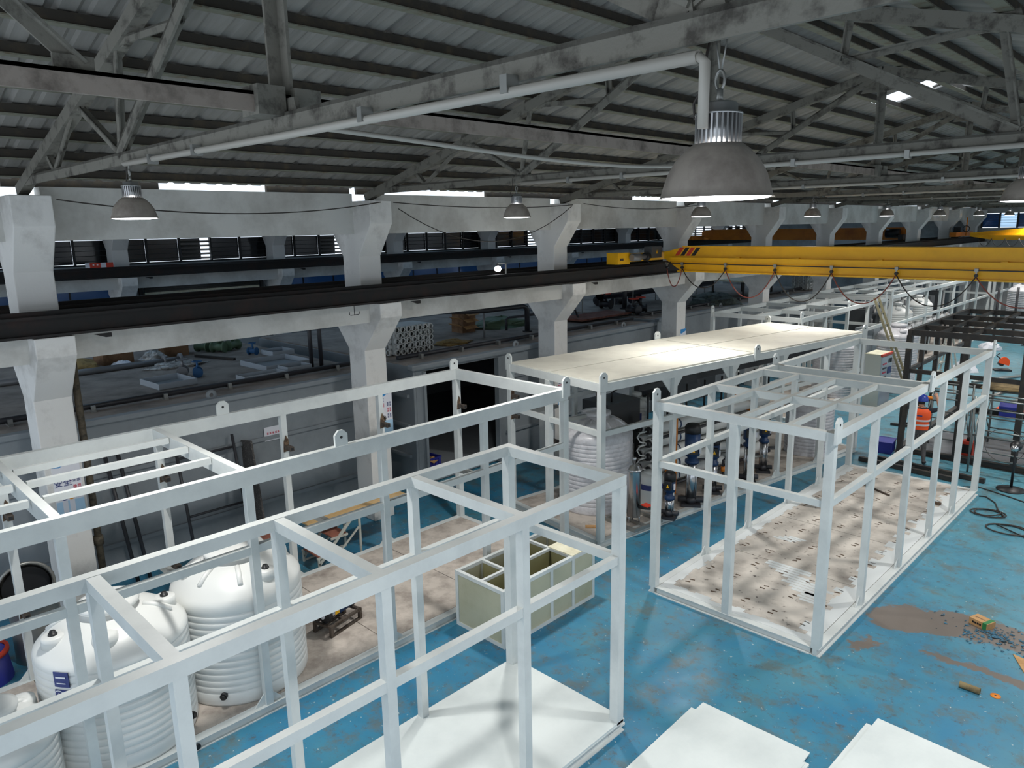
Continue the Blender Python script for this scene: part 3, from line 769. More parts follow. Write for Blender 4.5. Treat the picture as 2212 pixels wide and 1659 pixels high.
# F7: raw black frame at right
F7 = frame('container_frame', 'raw black steel frame being welded at the right edge', 'steel frame', (.385, 9.153, 0), .015, 3.3, 5.1, 2.76,
           [.06, 1.07, 2.3, 3.45, 5.04], [.06, 1.07, 2.3, 3.45, 5.04], xe=(1.15, 2.2), mid=1.90, m='black_steel', gus=False, rh=.12, pw=.11,
           cross=(1.07, 2.3, 3.45), subs=[(.62, .1, 5.0), (1.2, .1, 5.0), (2.2, .1, 5.0)], plates=None, base=.12)
obj('cross_beam', MB().box(.05, 2.26, 1.2, 3.25, 2.34, 1.3), 'black_steel', F7)

# ================================================================== WATER TANKS
def tank_profile(r, hs, rib=.075, amp=.012, wrap=False):
    p = [(r*.985, 0), (r, .03)]; z = .14
    while z < hs-.06:
        p += [(r, z), (r-amp*.2, z+.006), (r-amp, z+.016), (r-amp*.2, z+.026), (r, z+.032)]; z += rib
    p += [(r, hs-.02), (r*.985, hs+.02), (r*.95, hs+.045)]
    return p
def tank(label, loc, r, hs, hd, rz=0, ribs=True, caps=2, m='pe', labels=False, nr=.36, group='white plastic water tanks', lidm=None):
    t = thing('water_tank', label, 'water tank', loc, rz, group)
    prof = tank_profile(r, hs, amp=.014 if ribs else .004)
    k = 8; rn = r*nr
    for i in range(1, k+1):
        f = i/k; prof.append((r*.95+(rn-r*.95)*f, hs+.045+(hd-.045)*math.sin(f*PI/2)**.9))
    prof += [(rn, hs+hd+.06)]
    obj('body', MB().lathe(prof, 48), m, t)
    obj('lid', MB().lathe([(rn+.02, hs+hd+.05), (rn+.03, hs+hd+.06), (rn+.03, hs+hd+.10), (rn*.9, hs+hd+.118), (0.0, hs+hd+.124)], 32), lidm or m, t)
    def dome_z(rr):
        f = max(0, min(1, (r*.95-rr)/(r*.95-rn))); return hs+.045+(hd-.045)*math.sin(f*PI/2)**.9
    for q in range(8):
        a = 2*PI*q/8+.2
        if q % 4 == 1: continue
        r0, r1 = rn+.05, r*.80
        obj('dome_rib', MB().tube([(rr*math.cos(a), rr*math.sin(a), dome_z(rr)+.004) for rr in (r0, (r0+r1)/2, r1)], .028 if ribs else .02, 8), m, t)
    for q in range(caps):
        a = (.6, 3.9, 2.2, 5.4)[q]; rr = r*.74; z = dome_z(rr)
        b = obj('dome_boss', MB().lathe([(.11, -.06), (.105, .035), (.09, .045), (0, .045)], 20, (rr*math.cos(a), rr*math.sin(a), z)), m, t)
        obj('black_cap', MB().lathe([(.042, .045), (.042, .06), (.03, .062), (.028, .085), (0, .088)], 8, (rr*math.cos(a), rr*math.sin(a), z)), 'black', b)
    for q in range(2):
        a = (5.0, 1.9)[q]; rr = r*.66; z = dome_z(rr)
        obj('dome_boss', MB().lathe([(.12, -.06), (.11, .02), (.06, .04), (0, .045)], 20, (rr*math.cos(a), rr*math.sin(a), z-.005)), m, t)
    return t
def outlet(t, r, a, z):
    c, s = math.cos(a), math.sin(a)
    o = obj('outlet_fitting', MB().tube([((r-.02)*c, (r-.02)*s, z), ((r+.035)*c, (r+.035)*s, z)], .038, 12).tube([((r+.03)*c, (r+.03)*s, z), ((r+.055)*c, (r+.055)*s, z)], .026, 8), 'black', t)
def tank_label(t, r, a, z, lines, w=.17, h=.13, m='ink_navy'):
    mb = MB(); n = 5
    o = len(mb.v)
    for rr in (r+.004, r+.010):
        for i in range(n):
            b = a+(i/(n-1)-.5)*w/r
            for zz in (z-h/2, z+h/2): mb.v.append((rr*math.cos(b), rr*math.sin(b), zz))
    for i in range(n-1):
        mb.f.append((2*i, 2*i+2, 2*i+3, 2*i+1)); k = 2*n; mb.f.append((k+2*i, k+2*i+1, k+2*i+3, k+2*i+2)); mb.f.append((2*i, k+2*i, k+2*i+2, 2*i+2)); mb.f.append((2*i+1, 2*i+3, k+2*i+3, k+2*i+1))
    p = obj('sticker', mb, m, t)
    for i, (s_, sz, dz) in enumerate(lines):
        text(s_, sz, 'paper', p, ((r+.014)*math.cos(a), (r+.014)*math.sin(a), z+dz), (PI/2, 0, a+PI/2), 'lettering')
t1 = tank('round ribbed white water tank standing in the left frame beside the small pump', (-2.28, -4.88, .10), .70, 1.17, .27, 2.6, nr=.42)
outlet(t1, .70, -2.6-.75, .14)
t2 = tank('ribbed white water tank with blue sticker, second in the left frame', (-2.18, -6.22, .10), .69, 1.10, .26, .9)
outlet(t2, .69, -.9+.75, .16); 
tank_label(t2, .69, -.9-.95, 1.03, [('▬▬', .05, .03), ('▬▬▬', .03, -.03)], .15, .15); tank_label(t2, .69, -.9-.88, .87, [('⊕ ▬▬', .075, 0)], .26, .11)
tank('low ribbed white tank cut off by the bottom left corner', (-1.98, -7.30, .10), .47, .60, .22, .3, caps=1)
tank('grey-white ribbed tank inside the near end of the roofed container', (-2.52, 1.98, .10), .66, 1.38, .26, .2, m='pe_film', caps=0)
tank('film-wrapped white tank standing just behind the open frame', (-.98, 7.62, .02), .50, 1.12, .16, .5, ribs=True, m='pe_film', caps=0)
tank('tall wrapped white tank between the control cabinet and the black frame', (-1.72, 15.6, 0), .56, 1.72, .22, .3, ribs=True, m='pe_film', caps=0)
tank('white tank behind the control cabinet, seen past the open frame', (-2.75, 13.6, 0), .62, 1.55, .25, .3, m='pe_film', caps=0)
tank('white tank inside the long back frame, left of the black frame', (-3.6, 21.2, .1), .62, 1.65, .25, .3, caps=0)
tank('second white tank inside the long back frame, farther along', (-3.6, 23.6, .1), .62, 1.75, .25, .3, caps=0)
tank('white tank near the end wall, seen under the last cable loop', (-.9, 29.2, 0), .7, 2.1, .25, .3, caps=0, m='pe_film')
tank('second wrapped tank near the end wall beside the white one', (.7, 28.6, 0), .6, 1.9, .25, .3, caps=0, m='pe_film')
dt = tank('small white dosing drum with blue label inside the roofed container', (-3.05, 3.98, .10), .21, 1.45, .10, .1, caps=1)
tank_label(dt, .21, -.85, 1.2, [('▬', .05, 0)], .13, .14)

# ================================================================== COMPARTMENT TANK
ct = thing('compartment_tank', 'olive plastic box tank of eight compartments in a white square-tube frame', 'tank', (-1.345, -2.44, 0), .006)
W_, L_, H_ = .885, 1.79, .77; e = .05
def cb(n, *b, m='steel_white'): return obj(n, MB().box(*b), m, ct)
for x in (0, W_-e):
    cb('frame_tube', x, 0, H_-e, x+e, L_, H_); cb('frame_tube', x, 0, 0, x+e, L_, e)
for y in (0, L_-e):
    cb('frame_tube', e, y, H_-e, W_-e, y+e, H_); cb('frame_tube', e, y, 0, W_-e, y+e, e)
for x in (0, W_-e):
    for i in range(5):
        y = i*(L_-e)/4; cb('frame_post', x, y, e, x+e, y+e, H_-e)
for i in range(4):
    y0, y1 = i*(L_-e)/4+e, (i+1)*(L_-e)/4
    cb('side_panel', .012, y0, e, .030, y1, H_-e, m='olive'); cb('side_panel', W_-.030, y0, e, W_-.012, y1, H_-e, m='olive')
cb('end_panel', e, .012, e, W_-e, .03, H_-e, m='olive'); cb('end_panel', e, L_-.03, e, W_-e, L_-.012, H_-e, m='olive')
cb('tank_bottom', .03, .03, e, W_-.03, L_-.03, e+.015, m='olive_in')
xm = W_*.52
cb('divider_tube', xm-.02, e, H_-.04, xm+.02, L_-e, H_-.002); cb('divider_panel', xm-.006, .03, e+.015, xm+.006, L_-.03, H_-.04, m='olive_in')
for i, (xa, xb) in ((1, (e, xm-.02)), (2, (e, xm-.02)), (3, (e, xm-.02)), (1.15, (xm+.02, W_-e)), (3, (xm+.02, W_-e))):
    y = i*(L_-e)/4+e/2
    cb('divider_tube', xa, y-.02, H_-.04, xb, y+.02, H_-.002); cb('divider_panel', xa, y-.006, e+.015, xb, y+.006, H_-.04, m='olive_in')
cb('cover_board', xm-.02, 3*(L_-e)/4+.01, H_, W_-.005, L_-.005, H_+.012, m='cream')

# small pump on a raw steel stand
pu = thing('small_pump', 'small horizontal pump with navy motor on a low steel stand', 'pump', (-2.32, -3.63, .10), .25)
st_ = obj('stand', MB().box(-.16, -.26, .12, -.12, .30, .15).box(.12, -.26, .12, .16, .30, .15).box(-.12, -.26, .12, .12, -.22, .15).box(-.12, .26, .12, .12, .30, .15).box(-.12, -.02, .12, .12, .02, .15).box(-.16, -.26, 0, -.12, .30, .025).box(.12, -.26, 0, .16, .30, .025), 'rust_tube', pu)
for x in (-.14, .14):
    for y in (-.24, .28): obj('leg', MB().box(x-.02, y-.02, .025, x+.02, y+.02, .12), 'rust_tube', st_)
obj('motor', MB().lathe([(.085, -.02), (.085, .20), (.08, .21)], 20, (0, 0, .25), 'y'), 'motor_blue', pu)
obj('fan_cover', MB().lathe([(.092, .20), (.092, .27), (.07, .285), (0, .285)], 20, (0, 0, .25), 'y'), 'black', pu)
obj('terminal_box', MB().box(-.06, .02, .32, .06, .15, .37), 'black', pu, bevel=.01)
obj('pump_head', MB().lathe([(.10, -.22), (.105, -.20), (.105, -.16), (.09, -.15)], 20, (0, 0, .245), 'y'), 'black', pu)
obj('pump_body', MB().lathe([(.088, -.15), (.088, -.02)], 20, (0, 0, .25), 'y').lathe([(.035, .32), (.035, .38), (.05, .38), (.05, .40)], 14, (0, -.09, 0)), 'chrome', pu)
obj('inlet_ring', MB().lathe([(.022, -.235), (.034, -.235), (.034, -.22)], 16, (-.01, 0, .235), 'y'), 'paper', pu)
obj('name_plate', MB().bar((.088, -.10, .27), (.088, -.03, .27), .006, .09), 'yellow', pu)

# ================================================================== PLANK AND STEP STOOLS
def stool(label, loc, rz):
    t = thing('step_stool', label, 'step stool', loc, rz, 'welded step stools')
    for k, (y, z) in enumerate(((0, .22), (.26, .46), (.52, .69))):
        obj('tread', MB().box(-.22, y-.13, z-.02, .22, y+.13, z), 'tread', t)
        obj('tread_frame', MB().box(-.24, y-.15, z-.05, -.21, y+.15, z-.02), 'stool', t); obj('tread_frame', MB().box(.21, y-.15, z-.05, .24, y+.15, z-.02), 'stool', t)
    for x in (-.23, .23):
        obj('stringer', MB().bar((x, -.12, .08), (x, .50, .66), .03, .04), 'stool', t)
        obj('leg', MB().box(x-.015, .62, 0, x+.015, .65, .66), 'stool', t); obj('leg', MB().box(x-.015, -.14, 0, x+.015, -.11, .18), 'stool', t)
        obj('brace', MB().bar((x, -.12, .02), (x, .62, .02), .025, .025), 'stool', t); obj('brace', MB().bar((x, .10, .05), (x, .62, .48), .02, .025), 'stool', t)
    return t
stool('rusty white step stool with red-brown treads under the plywood plank', (-4.30, -2.72, 0), 0)
stool('step stool with red-brown top tread, half hidden behind the left tank', (-4.45, -4.05, 0), .1)
o = obj('plywood_plank', MB().box(-4.58, -2.90, .692, -4.17, -1.06, .712), 'ply'); tag(o, 'light plywood plank laid across the red-brown step stool', 'plank')

# white boards on the floor in the foreground
for i, (x, y, w_, l_, rz, lab) in enumerate(((2.47, -2.52, 1.17, 1.60, .02, 'white board lying on the blue floor at bottom centre right'), (3.93, -1.55, 1.28, 1.60, -.03, 'white board with notched corner lying on the floor at bottom right'))):
    t = thing('floor_board', lab, 'board', (x, y, 0), rz, 'loose white boards on the floor')
    obj('upper_sheet', MB().prism([(-w_/2, -l_/2), (w_/2, -l_/2), (w_/2, l_/2-.18 if i == 0 else l_/2), (w_/2-.02, l_/2-.18 if i == 0 else l_/2), (w_/2-.02, l_/2), (-w_/2, l_/2)], .03, .045, 'z'), 'steel_edge', t)
    obj('lower_sheet', MB().box(-w_/2-.06, -l_/2-.04, .0, w_/2+.03, l_/2-.14, .03), 'steel_edge', t)

# ================================================================== CRANES
cr = thing('overhead_crane', 'yellow overhead travelling crane girder with red and black stripes', 'crane', (-4.4, 6.9, 4.22))
def cbx(n, x0, y0, z0, x1, y1, z1, m, par=None, bevel=0): return obj(n, MB().box(x0, y0, z0, x1, y1, z1), m, par or cr, bevel=bevel)
g = obj('girder', MB().prism([(.1, .10), (.55, -.17), (11.6, -.17), (11.6, .36), (.62, .36), (.1, .24)], -.12, .12), 'yellow', cr)
cbx('bottom_flange', .5, -.17, -.20, 11.6, .17, -.17, 'yellow'); cbx('top_flange', .6, -.15, .36, 11.6, .15, .38, 'yellow')
cbx('walkway_channel', .35, -.20, .03, 11.6, -.12, .125, 'yellow'); cbx('channel_lip', .35, -.215, .10, 11.6, -.20, .13, 'yellow')
cbx('festoon_track', .35, -.24, -.02, 11.6, -.20, .0, 'black')
for k in range(4):
    x = .40+.14*k
    obj('warning_stripe', MB().prism([(x, .165), (x+.10, .165), (x+.24, .35), (x+.14, .35)], -.128, -.121), 'red' if k % 2 == 0 else 'black', cr)
ec = obj('end_carriage', MB().box(-.32, -1.72, .06, -.05, 1.72, .24), 'yellow', cr, bevel=.01)
for y in (-1.52, 1.52):
    obj('wheel_housing', MB().box(-.34, y-.22, .02, -.03, y+.22, .27), 'yellow', ec)
    obj('wheel', MB().lathe([(.09, -.04), (.09, .04)], 20, (-.22, y, .09), 'x'), 'black', ec)
obj('end_slot', MB().box(-.03, -1.66, .10, -.024, -1.54, .15), 'scorch', ec)
mo = obj('travel_motor', MB().lathe([(.07, -1.35), (.085, -1.33), (.085, -1.05), (.06, -1.03), (.06, -.85)], 16, (.06, 0, .16), 'y'), 'pipe_grey', cr)
obj('motor_fan_cover', MB().lathe([(.088, -.85), (.088, -.72)], 16, (.06, 0, .16), 'y'), 'black', mo)
bx_ = cbx('control_box', -.12, -.62, .12, .10, -.22, .38, 'dark_box', bevel=.008); obj('warning_sign', MB().prism([(-.46, .22), (-.38, .22), (-.42, .30)], .10, .104, 'x'), 'yellow', bx_)
obj('supply_cable', MB().tube([(-.10, -.62, .2), (.02, -.8, .12), (.1, -.7, .02), (.25, -.4, .0), (.4, -.28, .02)], .012, 6), 'black', cr)
hx = [.25, .66, 1.74, 2.87, 4.03, 5.22, 6.51, 7.9]
for x in hx:
    tr = obj('festoon_trolley', MB().box(x-.03, -.245, -.04, x+.03, -.195, .02).box(x-.012, -.235, -.09, x+.012, -.205, -.04), 'galv', cr)
    obj('cable_saddle', MB().lathe([(.03, -.03), (.03, .03)], 10, (x, -.22, -.10), 'y'), 'black', tr)
dep = [.42, .42, .58, .60, .57, .55, .5]
for i, (a, b) in enumerate(zip(hx, hx[1:])):
    pts = []
    for k in range(19):
        t = k/18; pts.append((a+(b-a)*t, -.22, -.12-dep[i]*(1-abs(2*t-1)**2.2)))
    obj('festoon_cable', MB().tube(pts, .011, 6), 'cable_red' if i % 2 == 0 else 'rubber', cr)
# small box welds along the web
for x in (2.0, 3.3, 4.9, 6.9): obj('rail_bracket', MB().box(x-.05, -.20, .125, x+.05, -.12, .15), 'yellow', cr)

c2 = thing('overhead_crane', 'orange crane girder in the side bay, seen between the far columns', 'crane', (-11.2, 29.8, 4.15))
obj('girder', MB().prism([(-5.5, .30), (-4.9, .05), (5.3, .05), (5.3, .62), (-4.9, .62), (-5.5, .52)], -.15, .15), 'orange_crane', c2)
obj('web_channel', MB().box(-5.2, -.20, .30, 5.2, -.15, .40), 'orange_crane', c2)
obj('end_carriage', MB().box(-5.75, -1.2, .07, -5.50, 1.2, .3), 'orange_crane', c2); obj('end_carriage', MB().box(5.2, -1.2, .07, 5.42, 1.2, .3), 'black', c2)
obj('hoist', MB().lathe([(.2, -.3), (.2, .3)], 16, (4.7, -.35, .35), 'x'), 'black', c2)
c3 = thing('overhead_crane', 'second yellow crane far down the hall, cut by the right edge', 'crane', (-4.4, 33.3, 4.22))
obj('girder', MB().prism([(.2, .05), (1.2, -.12), (12, -.12), (12, .42), (2.4, .42), (.2, .22)], -.12, .12), 'yellow', c3)
obj('web_channel', MB().box(.5, -.2, .05, 12, -.12, .12), 'yellow', c3)
obj('end_carriage', MB().box(-.33, -1.5, .06, -.05, 1.5, .26), 'orange_crane', c3)
obj('mast', MB().box(.06, -.35, .1, .11, -.30, .95), 'orange_crane', c3); obj('cable_reel', MB().tube([(.08+.14*math.cos(a), -.36, .42+.14*math.sin(a)) for a in [2*PI*k/16 for k in range(16)]], .02, 6, closed=True), 'black', c3)
obj('drive_unit', MB().box(-.4, -.6, .25, -.1, -.2, .5), 'black', c3)
for i in range(6):
    a = .6+i*.55; obj('festoon_cable', MB().tube([(a+.55*t, -.22, -.05-.45*4*t*(1-t)*.8) for t in [k/12 for k in range(13)]], .012, 5), 'rubber', c3)

# ================================================================== WORK LIGHTS
wl = thing('work_light', 'bare glaring LED work light fixed above the dark runway left of the crane', 'lamp', (-4.84, 1.86, 4.26))
obj('bulb', MB().lathe([(.0, 0), (.05, .012), (.07, .05), (.05, .088), (0, .10)], 18), 'led', wl)
obj('socket', MB().lathe([(.03, .095), (.025, .15)], 10), 'black', wl); obj('bracket', MB().box(-.01, -.01, .15, .225, .01, .165).box(.21, -.012, -.042, .225, .012, .165), 'galv', wl)
for i, (p, lab) in enumerate((((-4.9, 26.2, 2.80), 'bright LED work light shining above the long back frame'), ((-2.35, 26.9, 2.78), 'bright LED work light on top of the back frame under the girder'))):
    q = thing('work_light', lab, 'lamp', p, 0, 'LED work lights at the back')
    obj('housing', MB().box(-.22, .02, -.1, .22, .10, .16), 'dark_box', q); obj('led_panel', MB().box(-.2, 0, -.08, .2, .02, .14), 'led', q); obj('stem', MB().box(-.02, .04, -.14, .02, .08, -.1), 'galv', q)

# ================================================================== POSTERS
def blk(par, y, z, s_, m_):
    'one printed character, too small to read: a square of strokes'
    mb = MB()
    for q in (-.4, 0, .4): mb.box(.0105, y-s_/2, z+q*s_-s_*.08, .0122, y+s_/2, z+q*s_+s_*.08)
    mb.box(.0105, y-s_*.08, z-s_/2, .0124, y+s_*.08, z+s_/2); obj('character', mb, m_, par)
def poster(x, y0, y1, z0, z1, label):
    t = thing('wall_poster', label, 'poster', (x, (y0+y1)/2, z0), 0); w_, h_ = y1-y0, z1-z0
    obj('sheet', MB().box(0, -w_/2, 0, .008, w_/2, h_), 'paper', t)
    top = [(-w_/2, h_), (w_/2, h_), (w_/2, h_*.93), (w_/4, h_*.90), (0, h_*.88), (-w_/4, h_*.84), (-w_/2, h_*.86)]
    obj('blue_wave', MB().prism(top, .008, .011, 'x'), 'poster_blue', t)
    obj('pale_field', MB().box(.008, -w_/2, h_*.06, .0095, w_/2, h_*.33), 'poster_pale', t)
    obj('blue_band', MB().box(.008, -w_/2, .015, .0115, w_/2, h_*.055), 'poster_blue', t)
    return t, w_, h_
RT = (PI/2, 0, PI/2)
p1, w_, h_ = poster(-5.02, -5.94, -5.62, 1.45, 2.33, 'safety poster with blue characters on the column at the left edge')
text('安全', .105, 'ink_navy', p1, (.012, -.055, h_*.60), RT)
text('作业', .045, 'ink_navy', p1, (.012, .075, h_*.64), RT, vertical=True); text('确保', .045, 'ink_red', p1, (.012, .075, h_*.50), RT, vertical=True)
text('事故', .045, 'ink_navy', p1, (.012, .125, h_*.64), RT, vertical=True); text('预防', .045, 'ink_red', p1, (.012, .125, h_*.50), RT, vertical=True)
text('····', .05, 'ink_red', p1, (.012, .03, h_*.61), (PI/2, PI/2, PI/2))
for y, m_ in ((-.06, 'ink_navy'), (.02, 'ink_orange')):
    f = obj('printed_figure', MB().box(.010, y-.03, h_*.16, .0115, y+.03, h_*.33).box(.010, y-.025, h_*.06+.02, .0115, y-.008, h_*.16).box(.010, y+.008, h_*.06+.02, .0115, y+.025, h_*.16), 'paper', p1)
    obj('printed_helmet', MB().lathe([(.036, 0), (.036, .0025)], 14, (.0105, y, h_*.38), 'x'), m_, f)
p2, w_, h_ = poster(-5.02, -.92, -.66, 1.52, 2.36, 'blue-topped poster with vertical characters on the second column')
text('Baihuipu', .035, 'paper', p2, (.0125, -.07, h_*.945), RT)
text('程', .075, 'ink_red', p2, (.012, -.075, h_*.66), RT); blk(p2, -.075, h_*.78, .06, 'ink_navy')
for y, cols in ((.035, (('规范', 'ink_navy'), ('操作', 'ink_red'), ('安全', 'ink_navy'))), (.085, (('严格', 'ink_navy'), ('管理', 'ink_red'), ('生产', 'ink_navy')))):
    
        for k, (s_, m_) in enumerate(cols): blk(p2, y, h_*(.70-.125*k), .032, m_); blk(p2, y, h_*(.65-.125*k), .032, m_)
ge = MB()
for k in range(8): ge.bar((.011, -.06, h_*.38), (.011, -.06+.055*math.cos(k*PI/4), h_*.38+.055*math.sin(k*PI/4)), .002, .022)
obj('gear_emblem', ge.lathe([(.04, -.001), (.04, .001)], 16, (.011, -.06, h_*.38), 'x'), 'pipe_grey', p2)
p3, w_, h_ = poster(-5.02, 8.76, 9.02, 1.6, 2.36, 'poster on the column behind the roofed container, only its blue top showing')
p4, w_, h_ = poster(-5.02, 3.80, 4.06, 1.2, 2.1, 'white notice with red lines on the column inside the roofed container')
obj('red_line', MB().box(.010, -w_/2, h_*.74, .0115, w_/2, h_*.76), 'ink_red', p4); obj('red_line', MB().box(.010, -w_/2, h_*.50, .0115, w_/2, h_*.52), 'ink_red', p4)
for k in range(6): obj('text_line', MB().box(.010, -w_/2+.03, h_*(.55+.028*k), .0112, w_/2-.03, h_*(.56+.028*k)), 'ink_navy', p4)
nt_ = thing('paper_notice', 'white paper notice with red line of writing taped to the grey tank', 'notice', (-5.985, -2.45, 1.62), 0)
obj('sheet', MB().box(0, -.16, 0, .006, .16, .24), 'paper', nt_); [blk(nt_, -.10+.05*q, .13, .034, 'ink_red') for q in range(5)]
sg = thing('wall_sign', 'white sign board with pink characters by the end wall at right', 'sign', (-1.2, 31.9, 1.2))
obj('board', MB().box(-.75, 0, .6, .75, .05, 1.75), 'paper', sg); [obj('character', MB().box(x-.09, -.012, z-.1, x+.09, -.001, z+.1), 'ink_red', sg) for x in (-.2, .2) for z in (.85, 1.2, 1.55)]
for x in (-.6, .6): obj('leg', MB().box(x-.03, .05, -1.2, x+.03, .10, 1.7), 'dark_box', sg)

# ================================================================== SIDE BAY: GREY STEEL TANKS AND CLUTTER
def big_tank(label, x0, x1, y0, y1, ribs=(.55, 1.1, 1.65), rib_end=False):
    t = thing('steel_tank', label, 'steel tank', (x1, y0, 0), 0, 'big grey steel tanks in the side bay'); W2, L2 = x0-x1, y1-y0
    obj('shell', MB().box(W2, 0, 0, 0, L2, 2.47), 'tank_grey', t, bevel=.02)
    obj('deck', MB().box(W2+.05, .05, 2.47, -.05, L2-.05, 2.50), 'tank_top', t)
    obj('rim', MB().box(-.10, 0, 2.43, .06, L2, 2.515), 'tank_grey', t, bevel=.015)
    for z in ribs: obj('stiffener', MB().box(0, 0.02, z, .045, L2-.02, z+.06), 'tank_grey', t)
    if rib_end:
        for z in ribs: obj('stiffener', MB().box(W2+.02, -.045, z, -.02, 0, z+.06), 'tank_grey', t)
    for k in range(int(L2/2.4)):
        o = obj('lifting_eye', MB().lathe([(.035, -.012), (.085, -.012), (.085, .012), (.035, .012)], 16, (-.05, 1.2+k*2.4, 2.56), 'x', caps=False), 'tank_grey', t)
    for k in range(int(L2/1.05)):
        obj('pipe_clamp', MB().box(-.72, .5+k*1.05, 2.50, -.50, .56+k*1.05, 2.53).box(-.56, .5+k*1.05, 2.53, -.52, .56+k*1.05, 2.60), 'galv', t)
    obj('edge_pipe', MB().tube([(-.64, .1, 2.575), (-.64, L2-.1, 2.575)], .045, 10), 'pipe_dark', t)
    return t
big_tank('long grey steel tank behind the left frame, its dusty deck strewn with parts', -12.2, -6.0, -11.8, -.25)
big_tank('grey steel tank right of the third column, carrying black pipes and a tarpaulin', -12.2, -6.1, 9.3, 21.6)
# second tank has an open doorway in its long side
tk = thing('steel_tank', 'grey round-cornered steel tank with a dark open doorway, behind the second column', 'steel tank', (-5.78, .42, 0), 0, 'big grey steel tanks in the side bay')
for n, b in (('end_wall', (-6.3, 0, 0, 0, .06, 2.47)), ('end_wall', (-6.3, 8.2, 0, 0, 8.26, 2.47)), ('back_wall', (-6.3, .06, 0, -6.24, 8.2, 2.47)), ('front_wall', (-.06, 2.32, 0, 0, 8.2, 2.47)), ('front_wall', (-.06, .06, 0, 0, .22, 2.47)), ('door_lintel', (-.06, .22, 2.36, 0, 2.32, 2.47)), ('tank_floor', (-6.24, .06, .02, -.06, 8.2, .08))):
    obj(n, MB().box(*b), 'tank_grey', tk, bevel=.01 if n == 'end_wall' else 0)
obj('deck', MB().box(-6.25, .03, 2.47, -.03, 8.22, 2.50), 'tank_top', tk)
obj('rim', MB().box(-.12, -.06, 2.40, .07, 8.3, 2.515), 'tank_grey', tk, bevel=.03)
for z in (.62, 1.25, 1.85): obj('stiffener', MB().box(-6.3, -.06, z, -.15, 0, z+.06), 'tank_grey', tk); obj('stiffener', MB().box(0, 2.5, z, .045, 8.2, z+.06), 'tank_grey', tk)
for y in (.22, 2.26): obj('door_jamb', MB().box(-.08, y, .02, .05, y+.06, 2.36), 'tank_grey', tk)
obj('edge_pipe', MB().tube([(-.62, .1, 2.575), (-.62, 8.1, 2.575)], .045, 10), 'pipe_dark', tk)
for k in range(7): obj('pipe_clamp', MB().box(-.70, .6+k*1.1, 2.50, -.48, .66+k*1.1, 2.60), 'galv', tk)
for y in (2.9, 6.9): obj('lifting_eye', MB().lathe([(.035, -.012), (.085, -.012), (.085, .012), (.035, .012)], 16, (-.05, y, 2.56), 'x', caps=False), 'tank_grey', tk)

def tray(x, y, w_, l_, rz, lab):
    t = thing('steel_tray', lab, 'tray', (x, y, 2.50), rz, 'open grey trays on the long tank'); h = .11
    obj('base', MB().box(-w_/2, -l_/2, 0, w_/2, l_/2, .012), 'tank_grey', t)
    for b in ((-w_/2, -l_/2, .012, -w_/2+.012, l_/2, h), (w_/2-.012, -l_/2, .012, w_/2, l_/2, h), (-w_/2+.012, -l_/2, .012, w_/2-.012, -l_/2+.012, h), (-w_/2+.012, l_/2-.012, .012, w_/2-.012, l_/2, h)): obj('rim_plate', MB().box(*b), 'tray', t)
tray(-7.75, -3.42, .78, .66, .05, 'grey open tray lying alone on the tank deck, nearest the left column')
tray(-8.0, -1.25, 1.05, .98, .02, 'largest grey open tray on the tank deck')
tray(-7.22, -1.28, .40, .50, 0, 'small grey tray tucked against the largest tray')
tray(-6.95, -2.10, .34, .78, 0, 'narrow grey tray close to the long dark edge pipe')
tray(-9.2, -.58, .52, .50, 0, 'grey tray behind the largest tray on the tank deck')
def flap_box(x, y, w_, l_, h, rz, lab, m='card_dark', z=2.50, par_group='cardboard boxes on the tank'):
    t = thing('cardboard_box', lab, 'box', (x, y, z), rz, par_group)
    obj('carton', MB().box(-w_/2, -l_/2, 0, w_/2, l_/2, h), m, t)
    obj('flap', MB().bar((w_/2, 0, h), (w_/2+.14, 0, h-.06), l_*.96, .008, (0, 0, 1)), 'card', t); obj('flap', MB().bar((0, -l_/2, h), (0, -l_/2-.12, h+.06), w_*.9, .008, (0, 0, 1)), 'card', t)
    return t
flap_box(-11.0, -3.3, .5, .6, .34, .1, 'open cardboard box on the tank deck beside the clear plastic bags')
flap_box(-10.95, -2.1, .45, .5, .30, -.1, 'open cardboard box on the tank deck left of the green valves')
for k in range(3): flap_box(-8.6, 4.25+.01*k, .42, .44, .17, .05*k, ['lowest', 'middle', 'topmost'][k]+' cardboard carton of the stack on the round-cornered tank', z=2.50+.17*k, par_group='carton stack')
def blobthing(name, lab, cat, x, y, z, r, m, seed, rough=.3):
    o = obj(name, MB().blob((0, 0, 0), r, seed, 12, rough), m, loc=(x, y, z)); return tag(o, lab, cat)
blobthing('kraft_sack', 'crumpled brown kraft sack on the tank deck next to the left column', 'sack', -10.6, -4.1, 2.50, (.5, .42, .22), 'kraft', 2)
blobthing('plastic_bag', 'crumpled clear plastic bag in front of the cardboard boxes', 'plastic bag', -10.42, -2.72, 2.50, (.30, .26, .22), 'plastic_bag', 5)
blobthing('plastic_bag', 'flat clear plastic bag lying under the long grey pipe', 'plastic bag', -9.5, -2.62, 2.50, (.4, .55, .10), 'plastic_bag', 8)
blobthing('plastic_bag', 'white plastic bag beside the open cardboard box', 'plastic bag', -10.3, -3.34, 2.50, (.28, .22, .12), 'paper', 13)
blobthing('kraft_sack', 'flattened yellow sack on the round-cornered tank', 'sack', -7.35, 2.75, 2.50, (.32, .5, .09), 'kraft', 12)
blobthing('tarpaulin', 'green-grey tarpaulin heap among the pipes right of the crane column', 'tarpaulin', -7.0, 14.0, 2.50, (.8, .75, .34), 'tarp_green', 15)
blobthing('green_sack', 'pile of dull green sacks behind the cartons on the round-cornered tank', 'sack', -8.6, 5.6, 2.50, (.5, .9, .26), 'valve_green', 19)
